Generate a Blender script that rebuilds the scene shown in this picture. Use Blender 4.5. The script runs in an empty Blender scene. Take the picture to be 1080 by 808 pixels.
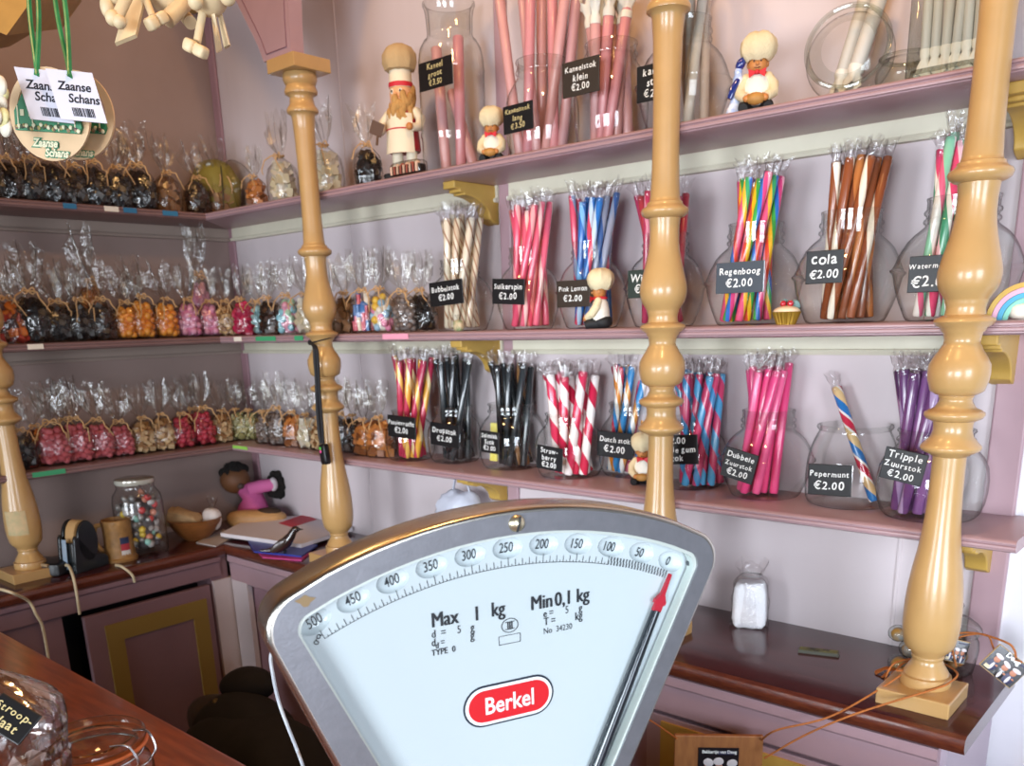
import bpy, bmesh, math, random
from mathutils import Vector, Matrix, Euler
PI = math.pi
S = bpy.context.scene
COL = S.collection
rnd = random.Random(7)

# ------------------------------------------------------------------ camera model (1080 x 808 photograph)
FPX, CYP = 914.70, 597.77
CAM = Vector((2.26662, -1.42545, 1.43808))
AR = Vector((0.7545748, 0.65556852, -0.02909964))
AU = Vector((-0.15814222, 0.22470524, 0.9615085))
AF = Vector((-0.63687354, 0.7209282, -0.27322997))
def ray(px, py): return AR * ((px - 540) / FPX) + AU * ((CYP - py) / FPX) + AF
def at_x(px, py, v): d = ray(px, py); return CAM + d * ((v - CAM.x) / d.x)
def at_y(px, py, v): d = ray(px, py); return CAM + d * ((v - CAM.y) / d.y)
def at_z(px, py, v): d = ray(px, py); return CAM + d * ((v - CAM.z) / d.z)
def at_d(px, py, v): return CAM + ray(px, py) * v

# ------------------------------------------------------------------ materials
def lin(c):
    c = c.lstrip('#'); o = []
    for i in (0, 2, 4):
        v = int(c[i:i+2], 16) / 255
        o.append(v / 12.92 if v <= .04045 else ((v + .055) / 1.055) ** 2.4)
    return (*o, 1)
MATS = {}
def nd(nt, t, **kw):
    n = nt.nodes.new(t)
    for k, v in kw.items(): setattr(n, k, v)
    return n
def mat(name, col, rough=.5, metal=0, var=.0, scale=30, bump=0, bscale=200, spec=.5, coat=0, col2=None, aniso=None, sss=0):
    if name in MATS: return MATS[name]
    m = bpy.data.materials.new(name); m.use_nodes = True; nt = m.node_tree
    b = nt.nodes['Principled BSDF']
    b.inputs['Base Color'].default_value = lin(col); b.inputs['Roughness'].default_value = rough
    b.inputs['Metallic'].default_value = metal; b.inputs['Specular IOR Level'].default_value = spec
    b.inputs['Coat Weight'].default_value = coat; b.inputs['Coat Roughness'].default_value = .08
    tc = nd(nt, 'ShaderNodeTexCoord')
    src = tc.outputs['Object']
    if aniso:
        mp = nd(nt, 'ShaderNodeMapping'); mp.inputs['Scale'].default_value = aniso
        nt.links.new(src, mp.inputs['Vector']); src = mp.outputs['Vector']
    if var or col2:
        n = nd(nt, 'ShaderNodeTexNoise'); n.inputs['Scale'].default_value = scale; n.inputs['Detail'].default_value = 5
        nt.links.new(src, n.inputs['Vector'])
        r = nd(nt, 'ShaderNodeValToRGB'); c = lin(col)
        if col2:
            r.color_ramp.elements[0].color = c; r.color_ramp.elements[1].color = lin(col2)
            r.color_ramp.elements[0].position = .38; r.color_ramp.elements[1].position = .62
        else:
            r.color_ramp.elements[0].color = (*[x * (1 - var) for x in c[:3]], 1)
            r.color_ramp.elements[1].color = (*[min(1, x * (1 + var)) for x in c[:3]], 1)
            r.color_ramp.elements[0].position = .3; r.color_ramp.elements[1].position = .7
        nt.links.new(n.outputs['Fac'], r.inputs['Fac']); nt.links.new(r.outputs['Color'], b.inputs['Base Color'])
    if bump:
        n2 = nd(nt, 'ShaderNodeTexNoise'); n2.inputs['Scale'].default_value = bscale; n2.inputs['Detail'].default_value = 3
        nt.links.new(src, n2.inputs['Vector'])
        bp = nd(nt, 'ShaderNodeBump'); bp.inputs['Strength'].default_value = bump; bp.inputs['Distance'].default_value = .002
        nt.links.new(n2.outputs['Fac'], bp.inputs['Height']); nt.links.new(bp.outputs['Normal'], b.inputs['Normal'])
    MATS[name] = m; return m
def film(name, tint, edge, rough=.05, gloss=.5, crinkle=0, cscale=60, base=.04, start=.45):
    """thin clear sheet: lets light straight through, reflects more at grazing angles"""
    if name in MATS: return MATS[name]
    m = bpy.data.materials.new(name); m.use_nodes = True; nt = m.node_tree; nt.nodes.clear()
    out = nd(nt, 'ShaderNodeOutputMaterial'); mix = nd(nt, 'ShaderNodeMixShader')
    tr = nd(nt, 'ShaderNodeBsdfTransparent'); gl = nd(nt, 'ShaderNodeBsdfGlossy'); gl.inputs['Roughness'].default_value = rough
    lw = nd(nt, 'ShaderNodeLayerWeight'); lw.inputs['Blend'].default_value = .5
    r = nd(nt, 'ShaderNodeValToRGB'); r.color_ramp.elements[0].color = lin(tint); r.color_ramp.elements[0].position = start
    r.color_ramp.elements[1].color = lin(edge); r.color_ramp.elements[1].position = .98
    nt.links.new(lw.outputs['Facing'], r.inputs['Fac']); nt.links.new(r.outputs['Color'], tr.inputs['Color'])
    pw = nd(nt, 'ShaderNodeMath', operation='POWER'); pw.inputs[1].default_value = 3.5
    mu = nd(nt, 'ShaderNodeMath', operation='MULTIPLY_ADD'); mu.inputs[1].default_value = gloss; mu.inputs[2].default_value = base
    nt.links.new(lw.outputs['Facing'], pw.inputs[0]); nt.links.new(pw.outputs[0], mu.inputs[0]); nt.links.new(mu.outputs[0], mix.inputs['Fac'])
    if crinkle:
        tc = nd(nt, 'ShaderNodeTexCoord'); n = nd(nt, 'ShaderNodeTexNoise'); n.inputs['Scale'].default_value = cscale; n.inputs['Detail'].default_value = 2
        bp = nd(nt, 'ShaderNodeBump'); bp.inputs['Strength'].default_value = crinkle; bp.inputs['Distance'].default_value = .004
        nt.links.new(tc.outputs['Object'], n.inputs['Vector']); nt.links.new(n.outputs['Fac'], bp.inputs['Height'])
        nt.links.new(bp.outputs['Normal'], gl.inputs['Normal']); nt.links.new(bp.outputs['Normal'], lw.inputs['Normal'])
    nt.links.new(tr.outputs[0], mix.inputs[1]); nt.links.new(gl.outputs[0], mix.inputs[2]); nt.links.new(mix.outputs[0], out.inputs['Surface'])
    MATS[name] = m; return m
def stripes(name, cols, turns=14.0, rough=.25, fold=1, coat=.6):
    """helical stripes round the local z axis of a candy stick; cols = [(share, hex)...]"""
    if name in MATS: return MATS[name]
    m = bpy.data.materials.new(name); m.use_nodes = True; nt = m.node_tree; b = nt.nodes['Principled BSDF']
    b.inputs['Roughness'].default_value = rough; b.inputs['Coat Weight'].default_value = coat; b.inputs['Coat Roughness'].default_value = .12
    tc = nd(nt, 'ShaderNodeTexCoord'); sp = nd(nt, 'ShaderNodeSeparateXYZ'); nt.links.new(tc.outputs['Object'], sp.inputs[0])
    at = nd(nt, 'ShaderNodeMath', operation='ARCTAN2'); nt.links.new(sp.outputs['Y'], at.inputs[0]); nt.links.new(sp.outputs['X'], at.inputs[1])
    k = nd(nt, 'ShaderNodeMath', operation='MULTIPLY'); k.inputs[1].default_value = fold / (2 * PI); nt.links.new(at.outputs[0], k.inputs[0])
    z = nd(nt, 'ShaderNodeMath', operation='MULTIPLY_ADD'); z.inputs[1].default_value = turns; nt.links.new(sp.outputs['Z'], z.inputs[0]); nt.links.new(k.outputs[0], z.inputs[2])
    fr = nd(nt, 'ShaderNodeMath', operation='FRACT'); nt.links.new(z.outputs[0], fr.inputs[0])
    r = nd(nt, 'ShaderNodeValToRGB'); r.color_ramp.interpolation = 'CONSTANT'; e = r.color_ramp.elements
    while len(e) < len(cols): e.new(.5)
    p = 0; tot = sum(c[0] for c in cols)
    for i, (s, c) in enumerate(cols): e[i].position = min(p / tot, 1); e[i].color = lin(c); p += s
    nt.links.new(fr.outputs[0], r.inputs['Fac']); nt.links.new(r.outputs['Color'], b.inputs['Base Color'])
    MATS[name] = m; return m

# ------------------------------------------------------------------ mesh builder
class MB:
    def __init__(s): s.v = []; s.f = []; s.mi = []; s.M = Matrix()
    def add(s, vs, fs, mi=0):
        o = len(s.v)
        s.v += [s.M @ Vector(v) for v in vs]
        s.f += [tuple(o + i for i in f) for f in fs]; s.mi += [mi] * len(fs)
    def box(s, c, d, mi=0, rot=None, taper=1):
        x, y, z = [q / 2 for q in d]; vs = []
        for sz in (-1, 1):
            t = taper if sz > 0 else 1
            for sx, sy in ((-1, -1), (1, -1), (1, 1), (-1, 1)):
                v = Vector((sx * x * t, sy * y * t, sz * z))
                if rot is not None: v = rot @ v
                vs.append(v + Vector(c))
        s.add(vs, [(3, 2, 1, 0), (4, 5, 6, 7), (0, 1, 5, 4), (1, 2, 6, 5), (2, 3, 7, 6), (3, 0, 4, 7)], mi)
    def rbox(s, c, d, r=.2, mi=0, rot=None, n=4):
        """box with rounded corners (superellipsoid)"""
        s.ball(c, [q / 2 for q in d], 4 * n, 2 * n, mi, rot, e=r)
    def ball(s, c, r, seg=16, rings=10, mi=0, rot=None, e=1.0, fn=None):
        if not hasattr(r, '__len__'): r = (r, r, r)
        P = lambda q: math.copysign(abs(q) ** e, q)
        vs = []; fs = []
        for j in range(1, rings):
            t = PI * j / rings - PI / 2
            for i in range(seg):
                a = 2 * PI * (i + .5) / seg
                v = Vector((P(math.cos(t)) * P(math.cos(a)) * r[0], P(math.cos(t)) * P(math.sin(a)) * r[1], P(math.sin(t)) * r[2]))
                if fn: v = fn(v)
                vs.append(v)
        lo, hi = Vector((0, 0, -r[2])), Vector((0, 0, r[2]))
        if fn: lo, hi = fn(lo), fn(hi)
        vs += [lo, hi]; a, b = len(vs) - 2, len(vs) - 1
        for j in range(rings - 2):
            for i in range(seg):
                k = (i + 1) % seg; fs.append((j * seg + i, j * seg + k, (j + 1) * seg + k, (j + 1) * seg + i))
        for i in range(seg):
            k = (i + 1) % seg; fs.append((a, k, i)); fs.append((b, (rings - 2) * seg + i, (rings - 2) * seg + k))
        out = []
        for v in vs:
            if rot is not None: v = rot @ v
            out.append(v + Vector(c))
        s.add(out, fs, mi)
    def lathe(s, prof, seg=32, mi=0, c=(0, 0, 0), rot=None, fn=None, closed=False):
        vs = []; fs = []; n = len(prof)
        for r, z in prof:
            for i in range(seg):
                a = 2 * PI * i / seg; v = Vector((r * math.cos(a), r * math.sin(a), z))
                if fn: v = fn(v, a)
                if rot is not None: v = rot @ v
                vs.append(v + Vector(c))
        for j in range(n - 1 + (1 if closed else 0)):
            for i in range(seg):
                k = (i + 1) % seg; jj = (j + 1) % n
                fs.append((j * seg + i, j * seg + k, jj * seg + k, jj * seg + i))
        s.add(vs, fs, mi)
        if not closed:
            o = []
            if prof[0][0] > 1e-5 and getattr(s, 'cap0', False): s.add([vs[i] for i in range(seg)][::-1], [tuple(range(seg))], mi)
            if prof[-1][0] > 1e-5 and getattr(s, 'cap1', False): s.add([vs[(n - 1) * seg + i] for i in range(seg)], [tuple(range(seg))], mi)
    def tube(s, pts, r, seg=8, mi=0, cap=True, flat=1.0):
        pts = [Vector(p) for p in pts]; n = len(pts)
        if not hasattr(r, '__len__'): r = [r] * n
        t0 = (pts[1] - pts[0]).normalized()
        up = Vector((0, 0, 1)) if abs(t0.z) < .9 else Vector((1, 0, 0))
        x = t0.cross(up).normalized(); vs = []; fs = []
        for i, p in enumerate(pts):
            t = (pts[min(i + 1, n - 1)] - pts[max(i - 1, 0)]).normalized()
            x = (x - t * x.dot(t)).normalized(); y = t.cross(x)
            for j in range(seg):
                a = 2 * PI * j / seg; vs.append(p + (x * math.cos(a) + y * math.sin(a) * flat) * r[i])
        for i in range(n - 1):
            for j in range(seg):
                k = (j + 1) % seg; fs.append((i * seg + j, i * seg + k, (i + 1) * seg + k, (i + 1) * seg + j))
        if cap: fs.append(tuple(range(seg))[::-1]); fs.append(tuple((n - 1) * seg + j for j in range(seg)))
        s.add(vs, fs, mi)
    def prism(s, poly, h0, h1, ax='y', mi=0):
        """closed polygon extruded along an axis; poly in the two other axes"""
        n = len(poly)
        def P(q, h):
            return {'x': (h, q[0], q[1]), 'y': (q[0], h, q[1]), 'z': (q[0], q[1], h)}[ax]
        vs = [P(q, h0) for q in poly] + [P(q, h1) for q in poly]
        fs = [tuple(range(n)), tuple(range(n, 2 * n))[::-1]] + [(i, i + n, (i + 1) % n + n, (i + 1) % n) for i in range(n)]
        s.add(vs, fs, mi)
    def sheet(s, fn, nu, nv, mi=0):
        vs = [fn(i / nu, j / nv) for j in range(nv + 1) for i in range(nu + 1)]
        fs = [(j * (nu + 1) + i, j * (nu + 1) + i + 1, (j + 1) * (nu + 1) + i + 1, (j + 1) * (nu + 1) + i) for j in range(nv) for i in range(nu)]
        s.add(vs, fs, mi)
    def join(s, me, M=None, mi=0):
        M = M or Matrix(); s.add([M @ v.co for v in me.vertices], [tuple(p.vertices) for p in me.polygons], mi)
    def mesh(s, name, mats, smooth=True, ang=38, fix=True):
        me = bpy.data.meshes.new(name); me.from_pydata([tuple(v) for v in s.v], [], s.f)
        if not isinstance(mats, (list, tuple)): mats = [mats]
        for m in mats: me.materials.append(m)
        me.polygons.foreach_set('material_index', s.mi)
        if fix or smooth:
            bm = bmesh.new(); bm.from_mesh(me)
            if fix: bmesh.ops.recalc_face_normals(bm, faces=bm.faces)
            for f in bm.faces: f.smooth = smooth
            if smooth:
                for e in bm.edges:
                    if len(e.link_faces) == 2 and e.calc_face_angle(0) > math.radians(ang): e.smooth = False
            bm.to_mesh(me); bm.free()
        me.update(); return me
    def build(s, name, mats, parent=None, loc=(0, 0, 0), rot=(0, 0, 0), **kw):
        return link(name, s.mesh(name, mats, **kw), parent, loc, rot)
def link(name, me, parent=None, loc=(0, 0, 0), rot=(0, 0, 0)):
    o = bpy.data.objects.new(name, me); COL.objects.link(o); o.location = loc
    o.rotation_euler = rot if not isinstance(rot, Matrix) else rot.to_euler()
    if parent is not None: o.parent = parent
    return o
def tag(o, label=None, cat=None, group=None, kind=None):
    if label: o['label'] = label
    if cat: o['category'] = cat
    if group: o['group'] = group
    if kind: o['kind'] = kind
    return o
def thing(name, label, cat, loc=(0, 0, 0), rot=(0, 0, 0), group=None):
    o = bpy.data.objects.new(name, None); COL.objects.link(o); o.empty_display_size = .02
    o.location = loc; o.rotation_euler = rot if not isinstance(rot, Matrix) else rot.to_euler()
    return tag(o, label, cat, group)
def struct(o): o['kind'] = 'structure'; return o
def copy_tree(src, loc, rot=(0, 0, 0), scale=(1, 1, 1), label=None, group=None):
    r = src.copy(); COL.objects.link(r); r.location = loc; r.rotation_euler = rot; r.scale = scale
    if label: r['label'] = label
    if group: r['group'] = group
    for ch in list(src.children):
        c = ch.copy(); COL.objects.link(c); c.parent = r
        for g in list(ch.children):
            d = g.copy(); COL.objects.link(d); d.parent = c
    return r
def bevel(o, w, seg=2, ang=30):
    m = o.modifiers.new('edge', 'BEVEL'); m.width = w; m.segments = seg; m.limit_method = 'ANGLE'; m.angle_limit = math.radians(ang)
    m.harden_normals = False; return o
def plate(outlines, depth, bev=0, res=3, name='plate'):
    """flat plate from closed 2D outlines (inner ones are holes); local x,y plane, thickness along z"""
    cu = bpy.data.curves.new(name, 'CURVE'); cu.dimensions = '2D'; cu.fill_mode = 'BOTH'
    cu.extrude = depth / 2; cu.bevel_depth = bev; cu.bevel_resolution = res; cu.offset = -bev
    for pts in outlines:
        sp = cu.splines.new('POLY'); sp.points.add(len(pts) - 1); sp.use_cyclic_u = True
        for p, q in zip(sp.points, pts): p.co = (q[0], q[1], 0, 1)
    return curve_mesh(cu)
def curve_mesh(cu):
    o = bpy.data.objects.new('tmp_curve', cu); COL.objects.link(o)
    dg = bpy.context.evaluated_depsgraph_get(); dg.update()
    me = bpy.data.meshes.new_from_object(o.evaluated_get(dg)); bpy.data.objects.remove(o); bpy.data.curves.remove(cu)
    me.materials.clear(); return me
_tx = {}
def text_mesh(txt, size=1, off=0, shear=0, sx=1, align='CENTER', space=1):
    key = (txt, size, off, shear, sx, align, space)
    if key in _tx: return _tx[key]
    cu = bpy.data.curves.new('lettering', 'FONT'); cu.body = txt; cu.size = size; cu.shear = shear; cu.align_x = align
    cu.offset = off; cu.resolution_u = 3; cu.space_character = space
    me = curve_mesh(cu)
    if sx != 1:
        for v in me.vertices: v.co.x *= sx
    _tx[key] = me; return me
def hand_text(mb, lines, w, h, seed=0, mi=0, bold=.012):
    """chalk lettering in the x,z plane facing -y, centred, fitted to w x h"""
    rr = random.Random(seed); n = len(lines); lh = h / n
    for i, t in enumerate(lines):
        ms = [(ch, text_mesh(ch, 1, bold, .06, 1, 'LEFT')) for ch in t]
        adv = []
        for ch, me in ms:
            xs = [v.co.x for v in me.vertices]
            adv.append((max(xs) + .09) if xs else .32)
        tw = sum(adv); sc = min(lh * .98, w / tw); x = -tw * sc / 2
        zc = h / 2 - lh * (i + .5) - sc * .3
        for (ch, me), a in zip(ms, adv):
            q = sc * rr.uniform(.92, 1.1)
            R = Matrix.Translation((x, -.0004, zc + rr.uniform(-.03, .03) * sc)) @ Matrix.Rotation(rr.uniform(-.1, .1), 4, 'Y') @ Matrix.Rotation(PI / 2, 4, 'X') @ Matrix.Scale(q, 4)
            mb.join(me, R, mi); x += a * sc
def facing(yaw, roll=0, tilt=0):
    """rotation of a thing whose front looks along local -y: yaw about z, tilt back, roll in its own plane"""
    return (Matrix.Rotation(yaw, 4, 'Z') @ Matrix.Rotation(tilt, 4, 'X') @ Matrix.Rotation(roll, 4, 'Y')).to_3x3()

GLASS = film('clear_glass', '#fafbfa', '#a3a4a3', rough=.04, gloss=.5, start=.62, base=.06)
THICK = film('thick_glass', '#f1f4f1', '#7d807a', rough=.04, gloss=.55, crinkle=.25, cscale=40, start=.55)
CELLO = film('cellophane', '#f8f7f5', '#c2bcb6', rough=.14, gloss=.38, crinkle=.9, cscale=70, base=.06)
TWIST = film('twisted_clear_wrap', '#fbfafa', '#dedad8', rough=.16, gloss=.30, crinkle=.8, cscale=120, base=.10, start=.6)
CREAM = mat('cream_gloss_paint', '#bb9560', .30, var=.06, scale=18, bump=.08, bscale=60, coat=.25)
OCHRE = mat('ochre_paint', '#bf9a4c', .45, var=.08, scale=20)
PINK = mat('pink_mauve_paint', '#aa8b92', .45, var=.05, scale=14, bump=.06, bscale=50)
PINKD = mat('dusky_mauve_paint', '#9c7880', .5, var=.06, scale=14, bump=.06, bscale=50)
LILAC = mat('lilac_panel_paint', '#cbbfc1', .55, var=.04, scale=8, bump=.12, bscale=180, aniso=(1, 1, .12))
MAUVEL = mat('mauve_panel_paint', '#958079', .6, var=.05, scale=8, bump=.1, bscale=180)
OFFW = mat('offwhite_batten_paint', '#cfcab6', .5, var=.04, scale=20)
WHITE = mat('white_plaster', '#e6e3ea', .7, var=.03, scale=10, bump=.1, bscale=90)
MAHOG = mat('mahogany_varnish', '#4a2124', .16, col2='#3a181b', scale=9, aniso=(1.2, 14, 14), coat=.5, bump=.04, bscale=120)
EDGEW = mat('worn_mahogany_edge', '#6a3421', .3, col2='#55261b', scale=30, coat=.3, aniso=(2, 10, 10))
COUNTW = mat('orange_brown_counter_wood', '#9c522c', .28, col2='#7e3f22', scale=7, aniso=(1.5, 16, 16), coat=.2)
BLACKC = mat('chalkboard_black', '#0b0b0e', .42, var=.2, scale=40)
CHALK = mat('chalk_white', '#e9ebe9', .8)
CHALKG = mat('chalk_gold', '#c9ba84', .7)
STEEL = mat('worn_steel', '#bfbfc2', .25, 1, var=.06, scale=60)
DARK = mat('black_plastic', '#121215', .35)
RAFF = mat('raffia', '#c0996a', .8, var=.2, scale=60)
LWOOD = mat('pale_turned_wood', '#dcc49b', .5, var=.08, scale=25, aniso=(4, 4, 1))
# ------------------------------------------------------------------ camera
cd = bpy.data.cameras.new('camera'); co = bpy.data.objects.new('camera', cd); COL.objects.link(co); S.camera = co
cd.sensor_fit = 'HORIZONTAL'; cd.sensor_width = 36; cd.lens = FPX / 1080 * 36; cd.shift_y = (CYP - 404) / 1080; cd.clip_start = .02
co.matrix_world = Matrix.Translation(CAM) @ Matrix((AR, AU, -AF)).transposed().to_4x4()
cd.dof.use_dof = True; cd.dof.focus_distance = .85; cd.dof.aperture_fstop = 13

ZT, ZM, ZL, ZC = 1.719, 1.42, 1.14, .90
DS = .166
# ------------------------------------------------------------------ shell
def slab(name, a, b, m, smooth=False):
    q = MB(); q.box([(i + j) / 2 for i, j in zip(a, b)], [abs(j - i) for i, j in zip(a, b)])
    return struct(q.build(name, m, smooth=smooth))
slab('floor', (-.1, -4.2, -.1), (4.2, .1, 0), mat('dark_floor_boards', '#3b2a22', .5, var=.15, scale=5))
slab('ceiling', (-.1, -4.2, 2.75), (4.2, .1, 2.85), mat('brown_ceiling_boards', '#7d6045', .6, var=.12, scale=5, aniso=(1, 12, 1)))
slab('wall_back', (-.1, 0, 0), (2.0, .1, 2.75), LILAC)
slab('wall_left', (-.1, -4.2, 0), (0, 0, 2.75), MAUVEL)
slab('wall_right', (2.0, .004, 0), (4.2, .1, 2.75), WHITE)
# pink stiles of the back wall panelling, corner post and end post
def trimbox(name, a, b, m, bv=.003):
    o = slab(name, a, b, m); bevel(o, bv, 2); return o
n = 1
for x0, x1, m in ((1.008, 1.038, PINK), (1.955, 2.0, PINK), (.0, .03, PINKD)):
    trimbox('trim_%d' % n, (x0, -.008, 0), (x1, 0, 2.75), m); n += 1
# battens under the shelves with a bead below, in two runs on the back wall, one on the left wall
def batten(z0, z1):
    global n
    for x0, x1 in ((.03, 1.008), (1.038, 1.955)):
        q = MB()
        q.prism([(0, z0), (-.010, z0), (-.011, z0 + .003), (-.011, z1 + .009), (-.016, z1 + .008), (-.018, z1 + .004), (-.016, z1), (0, z1)], x0, x1, 'x')
        struct(q.build('trim_%d' % n, OFFW)); n += 1
    q = MB()
    q.prism([(0, z0), (.010, z0), (.011, z0 + .003), (.011, z1 + .009), (.016, z1 + .008), (.018, z1 + .004), (.016, z1), (0, z1)], -1.6, -.008, 'y')
    struct(q.build('trim_%d' % n, mat('grey_mauve_batten', '#9d8c82', .55))); n += 1
for z in (ZT, ZM): batten(z - .0175, z - .050)
# narrow panel joints of the back wall boards
for x in (.52, 1.84):
    trimbox('trim_%d' % n, (x, -.0025, .9), (x + .006, 0, 2.75), LILAC, .0012); n += 1
# ochre cornice on the left wall
zc = at_x(180, 9, 0).z
trimbox('trim_%d' % n, (0, -2.2, zc), (.03, -.03, zc + .09), OCHRE); n += 1
# ------------------------------------------------------------------ shelves
def nosing(d):      # (depth from wall, z below top) profile with beads
    return [(0, 0), (d - .006, 0), (d - .002, -.0012), (d, -.0035), (d, -.0055), (d - .0025, -.0068), (d - .0025, -.0078), (d, -.009), (d + .0005, -.011),
            (d, -.013), (d - .003, -.0142), (d - .003, -.0155), (d - .008, -.018), (0, -.018)]
def bracket(parent, x, z, flip=False):
    # stepped lip in front, concave curve running back to the wall
    q = MB(); p = [(-.128, 0), (-.128, -.014), (-.112, -.014), (-.112, -.020), (-.100, -.020)]
    for i in range(9):
        a = i / 8 * PI / 2; p.append((-.100 + .072 * math.sin(a) * 1.0, -.024 - .040 * (1 - math.cos(a))))
    p += [(-.018, -.070), (-.0005, -.074), (-.0005, 0)]
    q.prism(p, -.016, .016, 'x')
    o = q.build('bracket', OCHRE, parent, (x, 0, z - .018)); bevel(o, .002, 2); return o
LEV = {'top': ZT, 'middle': ZM, 'bottom': ZL}
SH = {}
tapeblue, tapegreen = mat('blue_tape', '#2a6f95', .6), mat('green_tape', '#3f9b6b', .6)
tapepink, tapewhite = mat('pink_paper', '#e59ab0', .7), mat('white_paper_tag', '#e5dccb', .7)
for nm, z in LEV.items():
    pr = nosing(DS)
    t = thing('wall_shelf', 'long pink %s shelf on the back wall, with beaded front edge' % nm, 'shelf', (0, 0, 0), group='back wall shelves')
    q = MB(); k = len(pr); x1 = 2.037
    q.add([(min(max(d, .001), DS), -d, z + h) for d, h in pr] + [(x1, -d, z + h) for d, h in pr], [tuple(range(k)), tuple(range(k, 2 * k))[::-1]] + [(i, (i + 1) % k, (i + 1) % k + k, i + k) for i in range(k)])
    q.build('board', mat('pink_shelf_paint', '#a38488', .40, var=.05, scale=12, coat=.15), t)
    for bx in (.986, 1.962): bracket(t, bx, z)
    SH[nm, 'back'] = t
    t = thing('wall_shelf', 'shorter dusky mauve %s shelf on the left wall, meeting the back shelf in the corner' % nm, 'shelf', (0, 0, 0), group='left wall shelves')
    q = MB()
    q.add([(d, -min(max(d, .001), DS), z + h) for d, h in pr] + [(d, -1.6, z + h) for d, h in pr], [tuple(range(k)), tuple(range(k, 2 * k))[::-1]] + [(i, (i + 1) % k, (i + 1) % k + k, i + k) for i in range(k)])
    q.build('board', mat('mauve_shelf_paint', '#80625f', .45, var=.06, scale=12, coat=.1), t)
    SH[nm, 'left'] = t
def tape(level, side, px0, px1, m, what, drop=.011):
    z = LEV[level]; t = SH[level, side]; q = MB()
    py = {'top': 215, 'middle': 356, 'bottom': 480}[level]
    if side == 'left':
        a, b = at_x(px0, py, DS).y, at_x(px1, py, DS).y; q.box((DS + .0012, (a + b) / 2, z - .002 - drop / 2), (.001, abs(b - a), drop))
    else:
        a, b = at_y(px0, py, -DS).x, at_y(px1, py, -DS).x; q.box(((a + b) / 2, -DS - .0012, z - .002 - drop / 2), (abs(b - a), .001, drop))
    tag(q.build('price_tape', m, t, smooth=False), what)
for a, b, m, w in ((66, 80, tapeblue, 'blue tape on the shelf edge'), (109, 124, tapewhite, 'white tape on the shelf edge'), (129, 143, tapeblue, 'blue tape on the shelf edge'), (170, 186, tapeblue, 'blue tape on the shelf edge')): tape('top', 'left', a, b, m, w)
tape('middle', 'left', 27, 44, tapewhite, 'white tape on the shelf edge')
for a, b, m, w in ((270, 291, tapegreen, 'green tape on the shelf edge'), (311, 320, tapegreen, 'green tape on the shelf edge'), (247, 255, tapewhite, 'white tape on the shelf edge'), (404, 431, tapepink, 'pink paper on the shelf edge')): tape('middle', 'back', a, b, m, w)
tape('bottom', 'left', 30, 66, tapegreen, 'green tape on the shelf edge')
tape('bottom', 'back', 247, 262, mat('lime_sticker', '#8fc652', .6), 'lime sticker on the shelf edge', .008)
# ------------------------------------------------------------------ corner counter
def nose(d, t=.026): return [(0, 0), (d - .010, 0), (d - .003, -.003), (d, -.010), (d - .001, -.017), (d - .007, -t), (0, -t)]
DC = .283
def worktop(name, label, back):
    pr = nose(DC if back else .266); k = len(pr); q = MB()
    if back:
        v = [(min(max(d * .266 / DC, .001), .266), -d, ZC + h) for d, h in pr] + [(2.03, -d, ZC + h) for d, h in pr]
    else:
        v = [(d, -min(max(d * DC / .266, .001), DC), ZC + h) for d, h in pr] + [(d, -1.55, ZC + h) for d, h in pr]
    F = [tuple(range(k)), tuple(range(k, 2 * k))[::-1]] + [(i, (i + 1) % k, (i + 1) % k + k, i + k) for i in range(k)]
    mi = [0] * len(F)
    q.add(v, F); q.mi = [1 if (2 + 1) <= i <= 2 + 4 else 0 for i in range(len(F))]
    return tag(q.build(name, [MAHOG, EDGEW]), label, 'worktop')
worktop('counter_top', 'glossy dark mahogany counter top along the back wall with worn front edge', True)
worktop('counter_top', 'dark mahogany counter top along the left wall, carrying tape dispenser and mug', False)
c = thing('base_cabinet', 'pink painted cabinet under the back wall counter', 'cabinet', (1.1, -.13, 0))
q = MB(); o = Vector((1.1, -.13, 0))
q.box(Vector((1.13, -.132, .4375)) - o, (1.736, .244, .873)); q.build('body', PINKD, c, smooth=False)
q = MB(); q.prism([(-.13, .872), (-.147, .872), (-.147, .856), (-.142, .851), (-.142, .804), (-.138, .800), (-.13, .800)], .262 - 1.1, 1.998 - 1.1, 'x'); q.build('apron', PINK, c)
for x0, x1 in ((.60, 1.02), (1.06, 1.50), (1.54, 1.93)):
    q = MB(); q.box(((x0 + x1) / 2 - 1.1, -.131, .46), (x1 - x0, .016, .67)); d = q.build('door', PINK, c, smooth=False); bevel(d, .002)
    q = MB()
    for a, b, e, f in ((x0 + .03, x1 - .03, .735, .785), (x0 + .03, x1 - .03, .145, .195), (x0 + .03, x0 + .08, .195, .735), (x1 - .08, x1 - .03, .195, .735)):
        q.box(((a + b) / 2 - 1.1, -.1405, (e + f) / 2), (b - a, .005, f - e))
    q.build('panel_moulding', OCHRE, d, smooth=False)
q = MB(); q.box((.30 - 1.1, -.136, .42), (.07, .014, .77)); q.build('corner_post', LILAC, c, smooth=False)
q = MB(); q.box((2.002 - 1.1, -.002, .436), (.008, .256, .872)); tag(q.build('side_panel', mat('grey_lilac_side', '#b3a4b0', .6), c, smooth=False), 'grey lilac side panel')
c = thing('base_cabinet', 'dusky mauve cabinet with ochre framed door under the left counter', 'cabinet', (.13, -.8, 0))
CM = mat('dusky_cabinet_paint', '#84656b', .55, var=.06, scale=10)
q = MB(); y0 = .8
for a, b, e, f in ((-1.55, -.700, .0, .872), (-.325, -.275, 0, .872), (-.700, -.325, .818, .872), (-.700, -.325, 0, .10)):
    q.box((0.004, (a + b) / 2 + y0, (e + f) / 2), (.236, b - a, f - e))
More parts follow.
